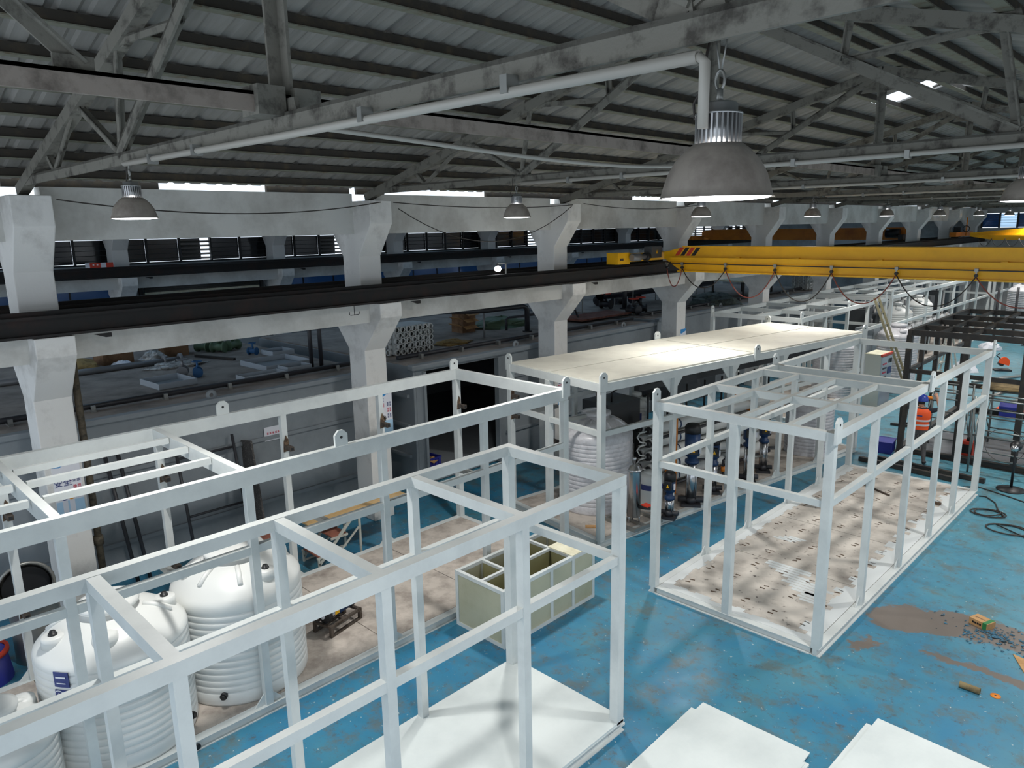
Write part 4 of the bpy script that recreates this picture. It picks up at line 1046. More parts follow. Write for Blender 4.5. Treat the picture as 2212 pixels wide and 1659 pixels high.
t = thing('steel_pipe', 'long grey flanged pipe lying on the tank deck beside the left column', 'pipe', (-9.95, -3.1, 2.56))
obj('pipe', MB().tube([(0, -3.5, 0), (0, .75, 0)], .06, 14), 'pipe_grey', t); obj('flange', MB().lathe([(.05, .72), (.12, .72), (.12, .77), (.05, .77)], 18, axis='y', caps=False), 'pipe_grey', t); obj('flange', MB().lathe([(.05, .40), (.12, .40), (.12, .44), (.05, .44)], 18, axis='y', caps=False), 'pipe_grey', t)
def valve(x, y, lab, m, s=1, z=2.50):
    t = thing('pipe_valve', lab, 'valve', (x, y, z), random.Random(x).uniform(0, 6), 'loose valves on the tank decks')
    obj('valve_body', MB().lathe([(.10*s, -.13*s), (.10*s, -.10*s), (.06*s, -.09*s), (.075*s, 0), (.06*s, .09*s), (.10*s, .10*s), (.10*s, .13*s)], 16, (0, 0, .10*s), 'y'), m, t)
    obj('stem', MB().lathe([(.03*s, .15*s), (.02*s, .32*s)], 10), m, t); obj('hand_wheel', MB().tube([(.09*s*math.cos(a), .09*s*math.sin(a), .32*s) for a in [2*PI*k/14 for k in range(14)]], .012*s, 6, closed=True).bar((-.09*s, 0, .32*s), (.09*s, 0, .32*s), .015*s, .015*s), 'red' if m == 'pipe_dark' else m, t)
valve(-8.05, -2.78, 'blue valve on the tank deck beside the lone tray', 'valve_blue', .9)
valve(-8.3, -2.95, 'grey flanged elbow valve next to the blue valve', 'pipe_grey', 1.0)
for k, (x, y) in enumerate(((-10.85, -1.5), (-10.8, -1.15), (-10.5, -1.3), (-10.55, -.95))): valve(x, y, '%s green valve of the heap right of the open carton' % ORD[k], 'valve_green', 1.2)
valve(-9.6, -.95, 'small red and blue valve lying behind the largest tray', 'valve_blue', .8)
for k, (x, y) in enumerate(((-9.7, 11.2), (-9.4, 11.9), (-9.7, 12.3), (-9.2, 12.6), (-8.9, 10.6), (-7.2, 9.7), (-7.3, 10.2))): valve(x, y, '%s dark handwheel valve on the tank beyond the third column, counted from the left' % ORD[k], 'pipe_dark', 1.5)
for i, y in enumerate((-.93, -.72)):
    o = obj('steel_post', MB().tube([(-7.2, y, 2.50), (-7.2, y, 3.75)], .04, 10), 'pipe_dark'); tag(o, ['left', 'right'][i]+' one of two dark upright pipes standing on the tank deck', 'pipe', 'two upright pipes')
o = obj('steel_bar', MB().bar((-10.3, -1.9, 2.53), (-9.2, -1.55, 2.53), .06, .05), 'black_steel'); tag(o, 'dark steel bar lying on the tank deck behind the plastic bags', 'bar')

# honeycomb media blocks
def honey(lab, x, y, rz, L_=1.05, nx=7, nz=5, tilt=0):
    t = thing('media_block', lab, 'media block', (x, y, 2.50), rz, 'white honeycomb media blocks'); r = .075
    core = MB().box(-.32, .02, .02, .32, L_-.02, nz*r*1.55+.02); obj('core', core, 'honey', t)
    cell = MB()
    cm = MB().lathe([(r*.62, 0), (r, 0), (r, .06), (r*.62, .06)], 6, axis='x', caps=False).mesh('cell')
    for k in range(nz):
        for j in range(nx):
            obj('cell', cm, 'honey', t, (.32, r+j*(L_-2*r)/(nx-1)+(.5*(L_-2*r)/(nx-1) if k % 2 and j < nx-1 else 0), r+k*r*1.55))
    for k in range(nz):
        for j in range(4): obj('cell', cm, 'honey', t, (-.24+j*.16, -.02, r+k*r*1.55), (0, 0, -PI/2))
honey('white honeycomb plastic media block partly behind the second column', -7.3, .85, 0)
honey('white honeycomb media block leaning at the back, above the pale frame', -6.8, 20.2, .2)
# bent dark pipe run on supports over the round-cornered tank
t = thing('pipe_run', 'bent dark grey pipe run standing on legs over the round-cornered tank', 'pipe', (-7.3, 4.5, 2.50))
obj('pipe', MB().tube([(.0, .75, 0), (0, .75, .55), (0, .70, .62), (0, .6, .66), (-.05, -.6, .66), (-.2, -1.0, .66), (-2.4, -2.3, .66), (-2.6, -2.4, .6), (-2.65, -2.45, .3)], .065, 10), 'pipe_dark', t)
obj('flange', MB().lathe([(.12, 0), (.12, .03)], 16, (0, .75, 0)), 'pipe_dark', t)
for p in ((-.05, -.7), (-1.9, -2.0)): obj('support_leg', MB().tube([(p[0], p[1], 0), (p[0], p[1], .6)], .025, 8), 'pipe_grey', t)
t = thing('pipe_run', 'low thin dark pipe with upturned end beside the bent pipe run', 'pipe', (-7.9, 6.0, 2.50)); obj('pipe', MB().tube([(0, -.9, .0), (0, -.9, .28), (0, -.8, .32), (.2, 1.6, .32), (.25, 1.7, .1), (.25, 1.7, 0)], .035, 8), 'pipe_dark', t)
t = thing('pipe_stand', 'upright dark pipe with flange on the tank beyond the third column', 'pipe', (-8.4, 10.9, 2.50)); obj('pipe', MB().tube([(0, 0, 0), (0, 0, .95)], .075, 12), 'pipe_dark', t); obj('flange', MB().lathe([(.15, 0), (.15, .04)], 16), 'pipe_dark', t)
for i, (x, z, y0, y1) in enumerate(((-8.4, 3.25, 7.5, 14.7), (-9.0, 2.95, 10.4, 17.2))):
    t = thing('plastic_pipe', ['big black plastic pipe ending left of the tarpaulin', 'big black plastic pipe ending behind the tarpaulin, the upper of two'][i], 'pipe', (x, (y0+y1)/2, z-.3+.0), 0, 'big black pipes on trestles'); hl = (y1-y0)/2
    obj('pipe', MB().lathe([(.17, -hl), (.17, hl), (.15, hl), (.15, -hl)], 22, (0, 0, .3), 'y', caps=False), 'pipe_black', t)
    for y in (-hl*.7, 0, hl*.8):
        obj('trestle', MB().box(-.2, y-.02, .10, .2, y+.02, .13).box(-.19, y-.015, -(z-.3-2.5), -.16, y+.015, .10).box(.16, y-.015, -(z-.3-2.5), .19, y+.015, .10), 'galv', t)
o = obj('rusty_plate', MB().box(-8.1, 7.3, 2.55, -7.2, 9.6, 2.60), 'tread'); tag(o, 'rust-brown flat plate lying on the round-cornered tank', 'plate')
t = thing('drum_bucket', 'small pale bucket standing on the tank beyond the third column', 'bucket', (-7.6, 12.2, 2.50)); obj('pail', MB().lathe([(.20, 0), (.24, .3), (.22, .3), (.19, .03), (0, .03)], 18), 'cream', t)
t = thing('work_table', 'pale sheet-topped table in the side bay left of the far media block', 'table', (-7.6, 17.2, 2.50)); obj('table_top', MB().box(-.8, -1.1, .55, .6, 1.3, .60), 'cream', t)
for x in (-.7, .5):
    for y in (-1.0, 1.2): obj('leg', MB().box(x-.03, y-.03, 0, x+.03, y+.03, .55), 'black_steel', t)

# inside the doorway and along the grey tank
def crate(lab, x, y, z, rz, w_=.36, l_=.52, h=.22, g='blue plastic crates', closed=False):
    t = thing('plastic_crate', lab, 'crate', (x, y, z), rz, g)
    obj('base', MB().box(-w_/2, -l_/2, 0, w_/2, l_/2, .02), 'crate', t)
    for b in ((-w_/2, -l_/2, .02, -w_/2+.015, l_/2, h), (w_/2-.015, -l_/2, .02, w_/2, l_/2, h), (-w_/2+.015, -l_/2, .02, w_/2-.015, -l_/2+.015, h), (-w_/2+.015, l_/2-.015, .02, w_/2-.015, l_/2, h)): obj('side', MB().box(*b), 'crate', t)
    obj('rim', MB().box(-w_/2-.015, -l_/2-.015, h-.03, -w_/2, l_/2+.015, h).box(w_/2, -l_/2-.015, h-.03, w_/2+.015, l_/2+.015, h).box(-w_/2, -l_/2-.015, h-.03, w_/2, -l_/2, h).box(-w_/2, l_/2, h-.03, w_/2, l_/2+.015, h), 'crate', t)
    for k in range(5):
        y_ = -l_/2+.06+k*(l_-.12)/4
        obj('rib', MB().box(w_/2, y_-.008, .03, w_/2+.012, y_+.008, h-.03), 'crate', t); obj('rib', MB().box(-w_/2-.012, y_-.008, .03, -w_/2, y_+.008, h-.03), 'crate', t)
    if closed: obj('lid', MB().box(-w_/2+.015, -l_/2+.015, h-.02, w_/2-.015, l_/2-.015, h-.004), 'crate', t)
    return t
crate('blue crate full of tools just inside the dark doorway', -6.55, 1.25, .08, .1)
flap_box(-6.55, 1.25, .2, .3, .16, .5, 'torn brown carton lying in the crate in the doorway', z=.12, par_group='clutter in the doorway')
crate('blue crate deep in the dark doorway', -8.4, 2.2, .08, .3)
blobthing('tool_bag', 'black tool bag behind the crate in the doorway', 'bag', -7.1, .98, .08, (.25, .32, .22), 'black', 31)
blobthing('tarpaulin', 'red cloth bundle beside the crate in the doorway', 'cloth', -6.7, .78, .08, (.16, .2, .14), 'red', 33)
t = thing('cable_coil', 'green-grey coiled hose on the floor of the doorway', 'hose', (-6.2, .85, .10)); obj('coil', MB().tube([(.17*math.cos(a)*(1+.03*math.sin(3*a)), .17*math.sin(a), .02+.006*a) for a in [k*.4 for k in range(48)]], .022, 6), 'valve_green', t)
# A-frame scaffold leaning on the tank, drum and pipe bend at left
t = thing('leaning_scaffold', 'grey tubular scaffold frame leaning against the tank behind the left tank', 'scaffold', (-5.62, -4.1, 0))
for y in (0, .9): obj('upright', MB().tube([(.10, y, 0), (-.28, y, 1.9)], .025, 8), 'pipe_dark', t)
for k in range(4): z = .35+.45*k; obj('rung', MB().tube([(.10-.2*z, 0, z), (.10-.2*z, .9, z)], .02, 8), 'pipe_dark', t)
for i, y in enumerate((-4.95, -4.78)):
    o = obj('leaning_tube', MB().tube([(-5.55, y, 0), (-5.93, y-.12, 2.0)], .028, 8), 'pipe_dark'); tag(o, ['left', 'right'][i]+' dark tube of a pair leaning against the grey tank', 'pipe', 'leaning tubes')
o = obj('speckled_board', MB().bar((-5.62, -3.0, 0.0), (-5.90, -3.0, 1.75), .5, .03, (0, 1, 0)), mat('speckled_dark_board', hexl(74, 70, 68), .8, col2=hexl(120, 116, 112), nscale=40, lo=.55, hi=.62)); tag(o, 'dark speckled board leaning against the grey tank', 'board')
t = thing('duct_bend', 'wide grey steel duct elbow on the floor behind the frame at far left', 'duct', (-4.62, -6.42, 0))
obj('elbow', MB().tube([(0, 0, 0), (0, 0, .55), (.04, -.02, .75), (.14, -.06, .95), (.30, -.10, 1.05)], [.27]*5, 22, caps=False), 'galv', t)
obj('rim_ring', MB().tube([(.30+.12*math.cos(a)*.0, -.10+.29*math.cos(a), 1.05+.29*math.sin(a)) for a in [2*PI*k/24 for k in range(24)]], .02, 6, closed=True), 'galv', t)
obj('mouth_shade_disc', MB().lathe([(0, 0), (.25, 0)], 22, (.20, -.08, 1.0), 'x', caps=False), 'black', t)  # flat black disc painted in for the shade inside the duct mouth
t = thing('duct_reducer', 'red-rimmed blue duct piece on the floor at far left behind the tank', 'duct', (-4.45, -7.05, 0)); obj('shell', MB().lathe([(.30, 0), (.26, .35), (.25, .35), (.28, .02)], 22, caps=False), 'crate', t); obj('rim', MB().lathe([(.25, .33), (.29, .33), (.29, .38), (.25, .38)], 22, caps=False), 'red', t)

# ================================================================== EQUIPMENT IN THE ROOFED CONTAINER
def vpump(lab, x, y, h, rz=0, s=1):
    t = thing('vertical_pump', lab, 'pump', (x, y, .10), rz, 'vertical multistage pumps'); hm = .62*s
    obj('base', MB().box(-.15*s, -.12*s, 0, .15*s, .12*s, .05).lathe([(.09*s, .05), (.09*s, .16)], 16).lathe([(.05*s, -.2*s), (.05*s, .2*s)], 14, (0, 0, .11), 'x'), 'pipe_dark', t)
    obj('stage_column', MB().lathe([(.085*s, .16), (.085*s, h-hm)], 20), 'chrome', t)
    for k in range(4):
        a = k*PI/2+.8; obj('tie_rod', MB().tube([(.10*s*math.cos(a), .10*s*math.sin(a), .14), (.10*s*math.cos(a), .10*s*math.sin(a), h-hm)], .008, 6), 'chrome', t)
    obj('motor_bracket', MB().lathe([(.11*s, h-hm), (.11*s, h-hm+.05), (.07*s, h-hm+.07), (.08*s, h-hm+.14)], 18), 'motor_blue', t)
    obj('motor', MB().lathe([(.115*s, h-hm+.14), (.12*s, h-.16)], 20), 'motor_blue', t)
    obj('fan_cover', MB().lathe([(.125*s, h-.16), (.125*s, h-.05), (.09*s, h), (0, h)], 20), 'black', t)
    b = obj('terminal_box', MB().box(-.075*s, -.18*s, h-hm+.20, .075*s, -.11*s, h-hm+.36), 'black', t, bevel=.006)
    obj('warning_mark', MB().prism([(-.03*s, h-hm+.25), (.03*s, h-hm+.25), (0, h-hm+.31)], -.184*s, -.180*s), 'yellow', b)
    obj('rating_plate', MB().box(.10*s, -.09*s, h-hm+.2, .13*s, -.03*s, h-hm+.3), 'paper', t)
vpump('nearest and tallest navy-topped vertical pump in the roofed container', -1.18, 3.05, 1.52, .6, 1.15)
vpump('short vertical pump right behind the tallest one', -1.20, 3.85, 1.12, .6, .9)
vpump('vertical pump farther along the roofed container, right of the short one', -1.0, 4.85, 1.36, .6, 1.0)
vpump('last vertical pump before the wrapped tank', -1.05, 5.6, 1.2, .6, .9)
# membrane rack
rk = thing('membrane_rack', 'rack of white membrane tubes on orange posts in the roofed container', 'filter rack', (-1.95, 3.2, .10), -.127)
for y in (.15, 2.6):
    for x in (-.22, .22): obj('rack_post', MB().box(x-.03, y-.04, 0, x+.03, y+.04, 1.55), 'orange', rk)
    for k in range(6): obj('rack_arm', MB().box(-.19, y-.02, .20+.25*k, .19, y+.02, .23+.25*k), 'orange', rk)
for k in range(5):
    for x in (-.11, .12):
        p = obj('membrane_tube', MB().lathe([(.095, -.45), (.10, -.43), (.10, 3.2), (.095, 3.22)], 18, (x, 0, .33+.25*k), 'y'), 'pe', rk)
        obj('end_cap', MB().lathe([(.06, -.52), (.075, -.46)], 14, (x, 0, .33+.25*k), 'y'), 'black', p)
        obj('clamp_band', MB().lathe([(.104, .3), (.104, .34)], 18, (x, 0, .33+.25*k), 'y', caps=False), 'motor_blue', p)
for k in range(4): obj('hose_loop', MB().tube([(.12, -.5, .35+.25*k), (.05, -.62, .38+.25*k), (.0, -.64, .47+.25*k), (.05, -.62, .55+.25*k), (.12, -.5, .58+.25*k)], .014, 6), 'pe', rk)
# stainless cartridge filter on skid
sf = thing('cartridge_filter', 'polished stainless cartridge filter vessel on a low steel skid', 'filter', (-1.42, 1.62, .10), -.127)
obj('vessel', MB().lathe([(.115, .16), (.115, .95), (.12, .96), (.135, .965), (.135, 1.0), (.12, 1.005), (.09, 1.06), (0, 1.08)], 24), 'chrome', sf)
obj('vent', MB().lathe([(.02, 1.07), (.02, 1.15), (.035, 1.15), (.035, 1.19), (0, 1.2)], 10), 'chrome', sf)
for k in range(3): a = k*2.1+.4; obj('leg', MB().tube([(.10*math.cos(a), .10*math.sin(a), 0.06), (.10*math.cos(a), .10*math.sin(a), .2)], .014, 8), 'chrome', sf)
obj('skid', MB().box(-.45, -.25, 0, -.41, .45, .06).box(.22, -.25, 0, .26, .45, .06).box(-.41, -.25, 0, .22, -.21, .06).box(-.41, .41, 0, .22, .45, .06).box(-.41, .02, .02, .22, .06, .06), 'galv', sf)
obj('outlet_valve', MB().tube([(.11, 0, .35), (.22, .05, .35), (.3, .12, .35)], .03, 10), 'black', sf); obj('valve_handle', MB().box(.18, -.02, .40, .32, .10, .42), 'red', sf)
t = thing('dosing_tank', 'white dosing tank with blue band behind the stainless filter', 'tank', (-1.62, 2.42, .10)); obj('body', MB().lathe([(.20, 0), (.21, .02), (.21, .62), (.18, .66), (.12, .68)], 24), 'pe', t); obj('band', MB().lathe([(.212, .40), (.212, .50)], 24, caps=False), 'ink_navy', t); obj('lid', MB().lathe([(.12, .66), (.13, .7), (0, .72)], 20), 'pe', t)
vpump('small navy pump standing between the stainless filter and the membrane rack', -1.12, 2.25, .85, .3, .8)
# dark ducts and boxes hung under the roofed container
t = thing('electrical_enclosure', 'large grey-black control box high inside the roofed container', 'control box', (-3.15, 3.15, .10), -.127)
obj('cabinet_body', MB().box(-.35, -.35, .75, .35, .55, 1.65), 'dark_box', t); obj('stand', MB().box(-.33, -.3, 0, -.28, -.25, .75).box(.28, -.3, 0, .33, -.25, .75).box(-.33, .48, 0, -.28, .53, .75).box(.28, .48, 0, .33, .53, .75), 'black_steel', t)
for k, x in enumerate((-.2, 0, .2)): obj('cable_gland', MB().tube([(x, -.1, 1.65), (x, -.1, 1.82), (x+.05, .0, 1.9)], .018, 6), 'black', t)
t = thing('electrical_enclosure', 'flat grey box on the rack under the middle of the lit roof', 'control box', (-2.75, 5.0, .10), -.127)
obj('cabinet_body', MB().box(-.45, -.7, 1.45, .45, .7, 1.95), 'dark_box', t)
for x in (-.42, .42):
    for y in (-.66, .66): obj('stand', MB().box(x-.025, y-.025, 0, x+.025, y+.025, 1.45), 'black_steel', t)
pr = thing('pipe_rack', 'tangle of dark pipes and valves low in the roofed container', 'pipework', (-1.35, 4.2, .10), -.127); rnd = random.Random(21)
for k in range(9):
    y = -1.2+k*.38; x = rnd.uniform(-.25, .15); z = rnd.uniform(.25, 1.1)
    obj('riser', MB().tube([(x, y, 0), (x, y, z), (x+.05, y+.05, z+.06), (x+.2, y+.22, z+.07)], .022, 8), 'pipe_dark' if k % 3 else 'galv', pr)
    obj('fitting', MB().lathe([(.04, -.05), (.04, .05)], 10, (x, y, z*.6)), 'black' if k % 2 else 'orange', pr)
for z in (.18, .55, 1.15): obj('header_pipe', MB().tube([(-.3, -1.5, z), (-.3, 2.3, z)], .035, 10), 'pipe_dark', pr)
for k in range(8):
    o = obj('conduit_riser', MB().tube([(-.5, -1.4+.55*k, 1.4), (-.5, -1.4+.55*k, 2.0)], .02, 6), 'black', pr)
cb_ = thing('cable_trough', 'black cable trough running under the lit roof', 'cable tray', (-1.35, 4.6, 2.02), -.127)
obj('trough', MB().box(-.06, -2.6, .30, .06, 3.2, .40), 'black', cb_)
for y in (-2.3, -.4, 1.4, 3.0): obj('hanger', MB().box(-.01, y-.01, .40, .01, y+.01, .55), 'black', cb_)
o = obj('wood_offcut', MB().bar((-1.95, .98, .112), (-1.72, 1.18, .112), .10, .015), 'card'); tag(o, 'small tan wooden offcut on the floor of the roofed container', 'offcut')

# ================================================================== RIGHT HALF: CABINET, WORKER, SCAFFOLDS
cbn = thing('control_cabinet', 'pale grey control cabinet with red top edge beyond the open frame', 'cabinet', (-1.30, 13.35, 0), -.03)
obj('body', MB().box(-.42, -.36, 0, .0, .40, 1.48), 'cabinet', cbn, bevel=.008)
obj('front_door', MB().box(0, -.35, .08, .03, .39, 1.42), 'cab_front', cbn); obj('red_trim', MB().box(-.01, -.37, 1.44, .04, .41, 1.50), 'red', cbn); obj('top_plate', MB().box(-.43, -.37, 1.48, -.01, .41, 1.50), 'cream', cbn)
for k in range(5): obj('switch_row', MB().box(.03, -.28, .72+.12*k, .04, -.02, .76+.12*k), 'black' if k % 2 else 'ink_red', cbn)
obj('meter', MB().box(.03, .12, 1.22, .05, .20, 1.34), 'black', cbn); obj('meter', MB().box(.03, .24, 1.22, .05, .32, 1.34), 'black', cbn); obj('touch_screen', MB().box(.03, .08, .92, .05, .32, 1.10), 'ink_navy', cbn); obj('handle', MB().box(.03, .30, .55, .06, .33, .66), 'black', cbn)

# --- worker, seen from behind, arms raised
def person():
    t = thing('person', 'worker in orange vest and blue helmet, back turned, arms raised at the black frame', 'person', (.98, 8.50, 0), .20)
    k = 1/1.2
    J = {}
    XS = 1.14
    P = [  # name, co (metres), radius, parent
        ('pelvis', (0, 0, .93), .135, None), ('waist', (0, .02, 1.08), .125, 'pelvis'), ('chest', (0, .02, 1.28), .15, 'waist'), ('neckb', (0, .03, 1.44), .09, 'chest'), ('neck', (0, .04, 1.50), .055, 'neckb'),
        ('headb', (0, .055, 1.56), .075, 'neck'), ('head', (0, .05, 1.64), .095, 'headb'), ('headt', (0, .04, 1.71), .075, 'head'),
        ('shL', (-.17, .02, 1.41), .075, 'neckb'), ('elL', (-.26, .26, 1.44), .05, 'shL'), ('wrL', (-.12, .42, 1.60), .034, 'elL'), ('haL', (-.09, .46, 1.66), .036, 'wrL'),
        ('shR', (.18, .02, 1.41), .075, 'neckb'), ('elR', (.36, .12, 1.47), .05, 'shR'), ('wrR', (.29, .22, 1.70), .036, 'elR'), ('haR', (.26, .24, 1.77), .038, 'wrR'),
        ('hipL', (-.095, 0, .86), .105, 'pelvis'), ('knL', (-.12, .04, .47), .07, 'hipL'), ('anL', (-.15, -.02, .10), .048, 'knL'), ('heL', (-.15, -.04, .045), .042, 'anL'), ('toL', (-.17, .15, .035), .035, 'heL'),
        ('hipR', (.095, 0, .86), .105, 'pelvis'), ('knR', (.12, .05, .47), .07, 'hipR'), ('anR', (.15, .0, .10), .048, 'knR'), ('heR', (.15, -.02, .045), .042, 'anR'), ('toR', (.18, .17, .035), .035, 'heR')]
    vs_, es, rd = [], [], []
    for i, (n, co, r, p) in enumerate(P):
        J[n] = i; vs_.append(Vector((co[0]*XS, co[1], co[2]))*k); rd.append(r*k)
        if p: es.append((J[p], i))
    # five fingers on each hand, curled towards the tool
    for h, sx in (('haL', -1), ('haR', 1)):
        c = Vector(P[J[h]][1]); c.x *= XS
        for q in range(5):
            if q == 4: pts = [c+Vector((-.035*sx, .01, .0)), c+Vector((-.06*sx, .03, .03))]; r = .010
            else:
                o_ = (q-1.5)*.017; L = (.034, .04, .037, .028)[q]
                pts = [c+Vector((o_, .025, .035)), c+Vector((o_, .045, .035+L*.7)), c+Vector((o_-.01*sx, .062, .03+L*.6))]; r = .009
            prev = J[h]
            for p_ in pts: vs_.append(p_*k); rd.append(r*k); es.append((prev, len(vs_)-1)); prev = len(vs_)-1
    me = bpy.data.meshes.new('body_skel'); me.from_pydata(vs_, es, []); o = bpy.data.objects.new('tmp', me); COL.objects.link(o)
    md = o.modifiers.new('skin', 'SKIN')
    if not me.skin_vertices: 
        bpy.context.view_layer.objects.active = o
    for i, sv in enumerate(me.skin_vertices[0].data): sv.radius = (rd[i], rd[i]); sv.use_root = (i == 0)
    sb = o.modifiers.new('sub', 'SUBSURF'); sb.levels = 2; sb.render_levels = 2
    dg = bpy.context.evaluated_depsgraph_get(); dg.update(); bm_ = bpy.data.meshes.new_from_object(o.evaluated_get(dg)); bm_.name = 'body'
    COL.objects.unlink(o); bpy.data.objects.remove(o)
    bm_.materials.clear()
    for m_ in ('skin', 'shirt', 'trouser', 'shoe', 'hair'): bm_.materials.append(M[m_])
    el = [Vector(P[J[n]][1])*k for n in ('elL', 'elR')]
    for p in bm_.polygons:
        c = p.center/k; p.use_smooth = True
        if c.z < .085: p.material_index = 3
        elif c.z < 1.0: p.material_index = 2
        elif c.z > 1.50 and abs(c.x) < .12 and c.y < .2: p.material_index = 4 if (c.y < .06 and c.z > 1.57) else 0
        elif (c.x > .24 and c.z > 1.52) or (c.x < -.05 and c.y > .30): p.material_index = 0
        else: p.material_index = 1
    bo = bpy.data.objects.new('body', bm_); link(bo, t)
    # face details (turned away, still there)
    for sx in (-1, 1):
        obj('eye', MB().lathe([(0, -.008), (.010, 0), (0, .008)], 8, Vector((sx*.033, .138, 1.645))*k, 'y'), 'hair', bo)
        obj('ear', MB().lathe([(0, -.008), (.026, 0), (0, .008)], 10, Vector((sx*.092, .05, 1.635))*k, 'x'), 'skin', bo)
    obj('nose', MB().prism([(.14*k, 1.645*k), (.165*k, 1.605*k), (.14*k, 1.60*k)], -.012, .012, 'x'), 'skin', bo)
    obj('mouth', MB().box(-.02, .142*k, 1.575*k, .02, .146*k, 1.582*k), 'red', bo)
    # vest: shell round the torso
    v = MB(); n = 28; rows = [(.93, .155, .135), (1.0, .160, .14), (1.12, .158, .138), (1.24, .175, .158), (1.34, .182, .165), (1.42, .175, .15), (1.475, .125, .11)]
    for z, rx, ry in rows:
        for q in range(n): a = 2*PI*q/n; v.v.append((rx*1.32*math.cos(a)*k, (ry*1.14*math.sin(a)+.018)*k, z*k))
    for i in range(len(rows)-1):
        for q in range(n): v.smooth.add(len(v.f)); v.f.append((i*n+q, i*n+(q+1) % n, (i+1)*n+(q+1) % n, (i+1)*n+q))
    ve = obj('vest', v, 'vest', t)
    for z, rx, ry in ((1.03, .162, .142), (1.15, .168, .148)):
        obj('reflective_band', band(rx*1.33*k, ry*1.15*k, z*k, .045*k, .018*k), 'reflect', ve)
    obj('printed_logo', MB().box(-.06*k, -.182*k, 1.29*k, .06*k, -.174*k, 1.32*k), 'ink_navy', ve)
    he = obj('helmet', MB().lathe([(.125, -.01), (.128, 0), (.120, .03), (.108, .08), (.07, .118), (0, .132)], 24, (0, .035*k, 1.665*k)), 'helmet', t)
    obj('helmet_brim', MB().prism([(-.10*k, .10*k), (.10*k, .10*k), (.07*k, .20*k), (-.07*k, .20*k)], 1.65*k, 1.66*k, 'z'), 'helmet', he)
    obj('helmet_ridge', MB().tube([(0, (.035-.11)*k, 1.72*k), (0, .0, 1.80*k), (0, .07*k, 1.80*k), (0, .145*k, 1.72*k)], .012, 6), 'helmet', he)
    return t
def band(rx, ry, z, h, oy):
    mb = MB(); n = 28
    for rr in (1.0, 1.03):
        for zz in (z, z+h):
            for q in range(n): a = 2*PI*q/n; mb.v.append((rx*rr*math.cos(a), ry*rr*math.sin(a)+oy, zz))
    for q in range(n):
        r = (q+1) % n; mb.f += [(2*n+q, 2*n+r, 3*n+r, 3*n+q), (q, n+q, n+r, r), (n+q, 3*n+q, 3*n+r, n+r), (q, r, 2*n+r, 2*n+q)]
    return mb
person()
gd = thing('angle_grinder', 'yellow-orange power tool held up above the blue helmet', 'power tool', (1.02, 8.70, 1.42), .3)
obj('motor_body', MB().lathe([(.03, -.16), (.034, -.1), (.034, .10), (.03, .12)], 12, (0, 0, 0), 'x'), 'orange', gd); obj('gear_head', MB().box(.10, -.03, -.03, .18, .03, .04), 'galv', gd); obj('disc', MB().lathe([(.07, -.045), (.07, -.04)], 18, (.14, 0, 0)), 'black', gd); obj('side_handle', MB().tube([(.13, .03, 0), (.13, .12, 0)], .014, 8), 'black', gd)

# --- scaffolds
def scaffold(lab, loc, rz, w_=.95, d_=.55, h=1.6, plank=False, m='scaffold'):
    t = thing('scaffold_tower', lab, 'scaffold', loc, rz, 'light tubular scaffolds')
    for x in (0, w_):
        for y in (0, d_): obj('upright', MB().tube([(x, y, 0), (x, y, h)], .022, 8), m, t)
    for y in (0, d_):
        for z in (.35, .8, 1.25, h-.04): obj('rung', MB().tube([(0, y, z), (w_, y, z)], .016, 6), m, t)
    for x in (0, w_): obj('brace', MB().tube([(x, 0, .3), (x, d_, h-.3)], .012, 6).tube([(x, d_, .3), (x, 0, h-.3)], .012, 6), m, t)
    if plank: obj('plank', MB().box(-.05, -.05, h, w_+.05, d_+.05, h+.03), 'wood_old', t)
    return t
scaffold('tubular scaffold at the right edge behind the open frame', (1.92, 8.62, 0), 0, 1.0, .5, 1.6)
scaffold('scaffold with weathered plank deck inside the black frame', (1.7, 10.3, 0), 0, 1.3, 1.0, 1.45, True)
scaffold('scaffold standing behind the worker inside the black frame', (.72, 9.6, 0), 0, .8, .7, 1.5)
# dark uprights near the worker
o = obj('black_post', MB().bar((.55, 8.72, 0), (.60, 8.95, 1.6), .09, .09), 'black_steel'); tag(o, 'dark square tube standing slanted left of the worker', 'steel tube')
for k, (a, b) in enumerate((((.02, 7.96, .05), (1.9, 7.78, .05)), ((.2, 8.26, .05), (2.35, 8.07, .05)))):
    o = obj('black_tube', MB().bar(a, b, .09, .09), 'black_steel'); tag(o, ['dark square tube lying on the floor behind the open frame, nearer one', 'dark square tube lying on the floor at the worker\'s feet'][k], 'steel tube', 'dark tubes on the floor')
crate('closed blue crate on the floor behind the open frame, left of the worker', .14, 9.05, 0, .15, .42, .5, .26, closed=True)
crate('closed blue crate on the floor at right beyond the scaffold', 1.55, 14.3, 0, .15, .45, .6, .30, closed=True)
o = obj('orange_sheet', MB().prism([(1.1, 14.9), (2.0, 14.6), (2.1, 15.5), (1.2, 15.7)], .005, .03, 'z'), 'vest'); tag(o, 'orange cloth spread on the floor behind the right blue crate', 'cloth')
for k, (x, y, rz) in enumerate(((-.15, 11.4, .3), (.0, 11.65, .25))):
    o = obj('steel_offcut', MB().bar((x-.3, y, .03), (x+.3, y+.1, .03), .06, .06), 'black_steel'); tag(o, ['dark steel offcut on the blue floor right of the cabinet, nearer piece', 'dark steel offcut on the blue floor right of the cabinet, farther piece'][k], 'steel tube', 'offcuts by the cabinet')
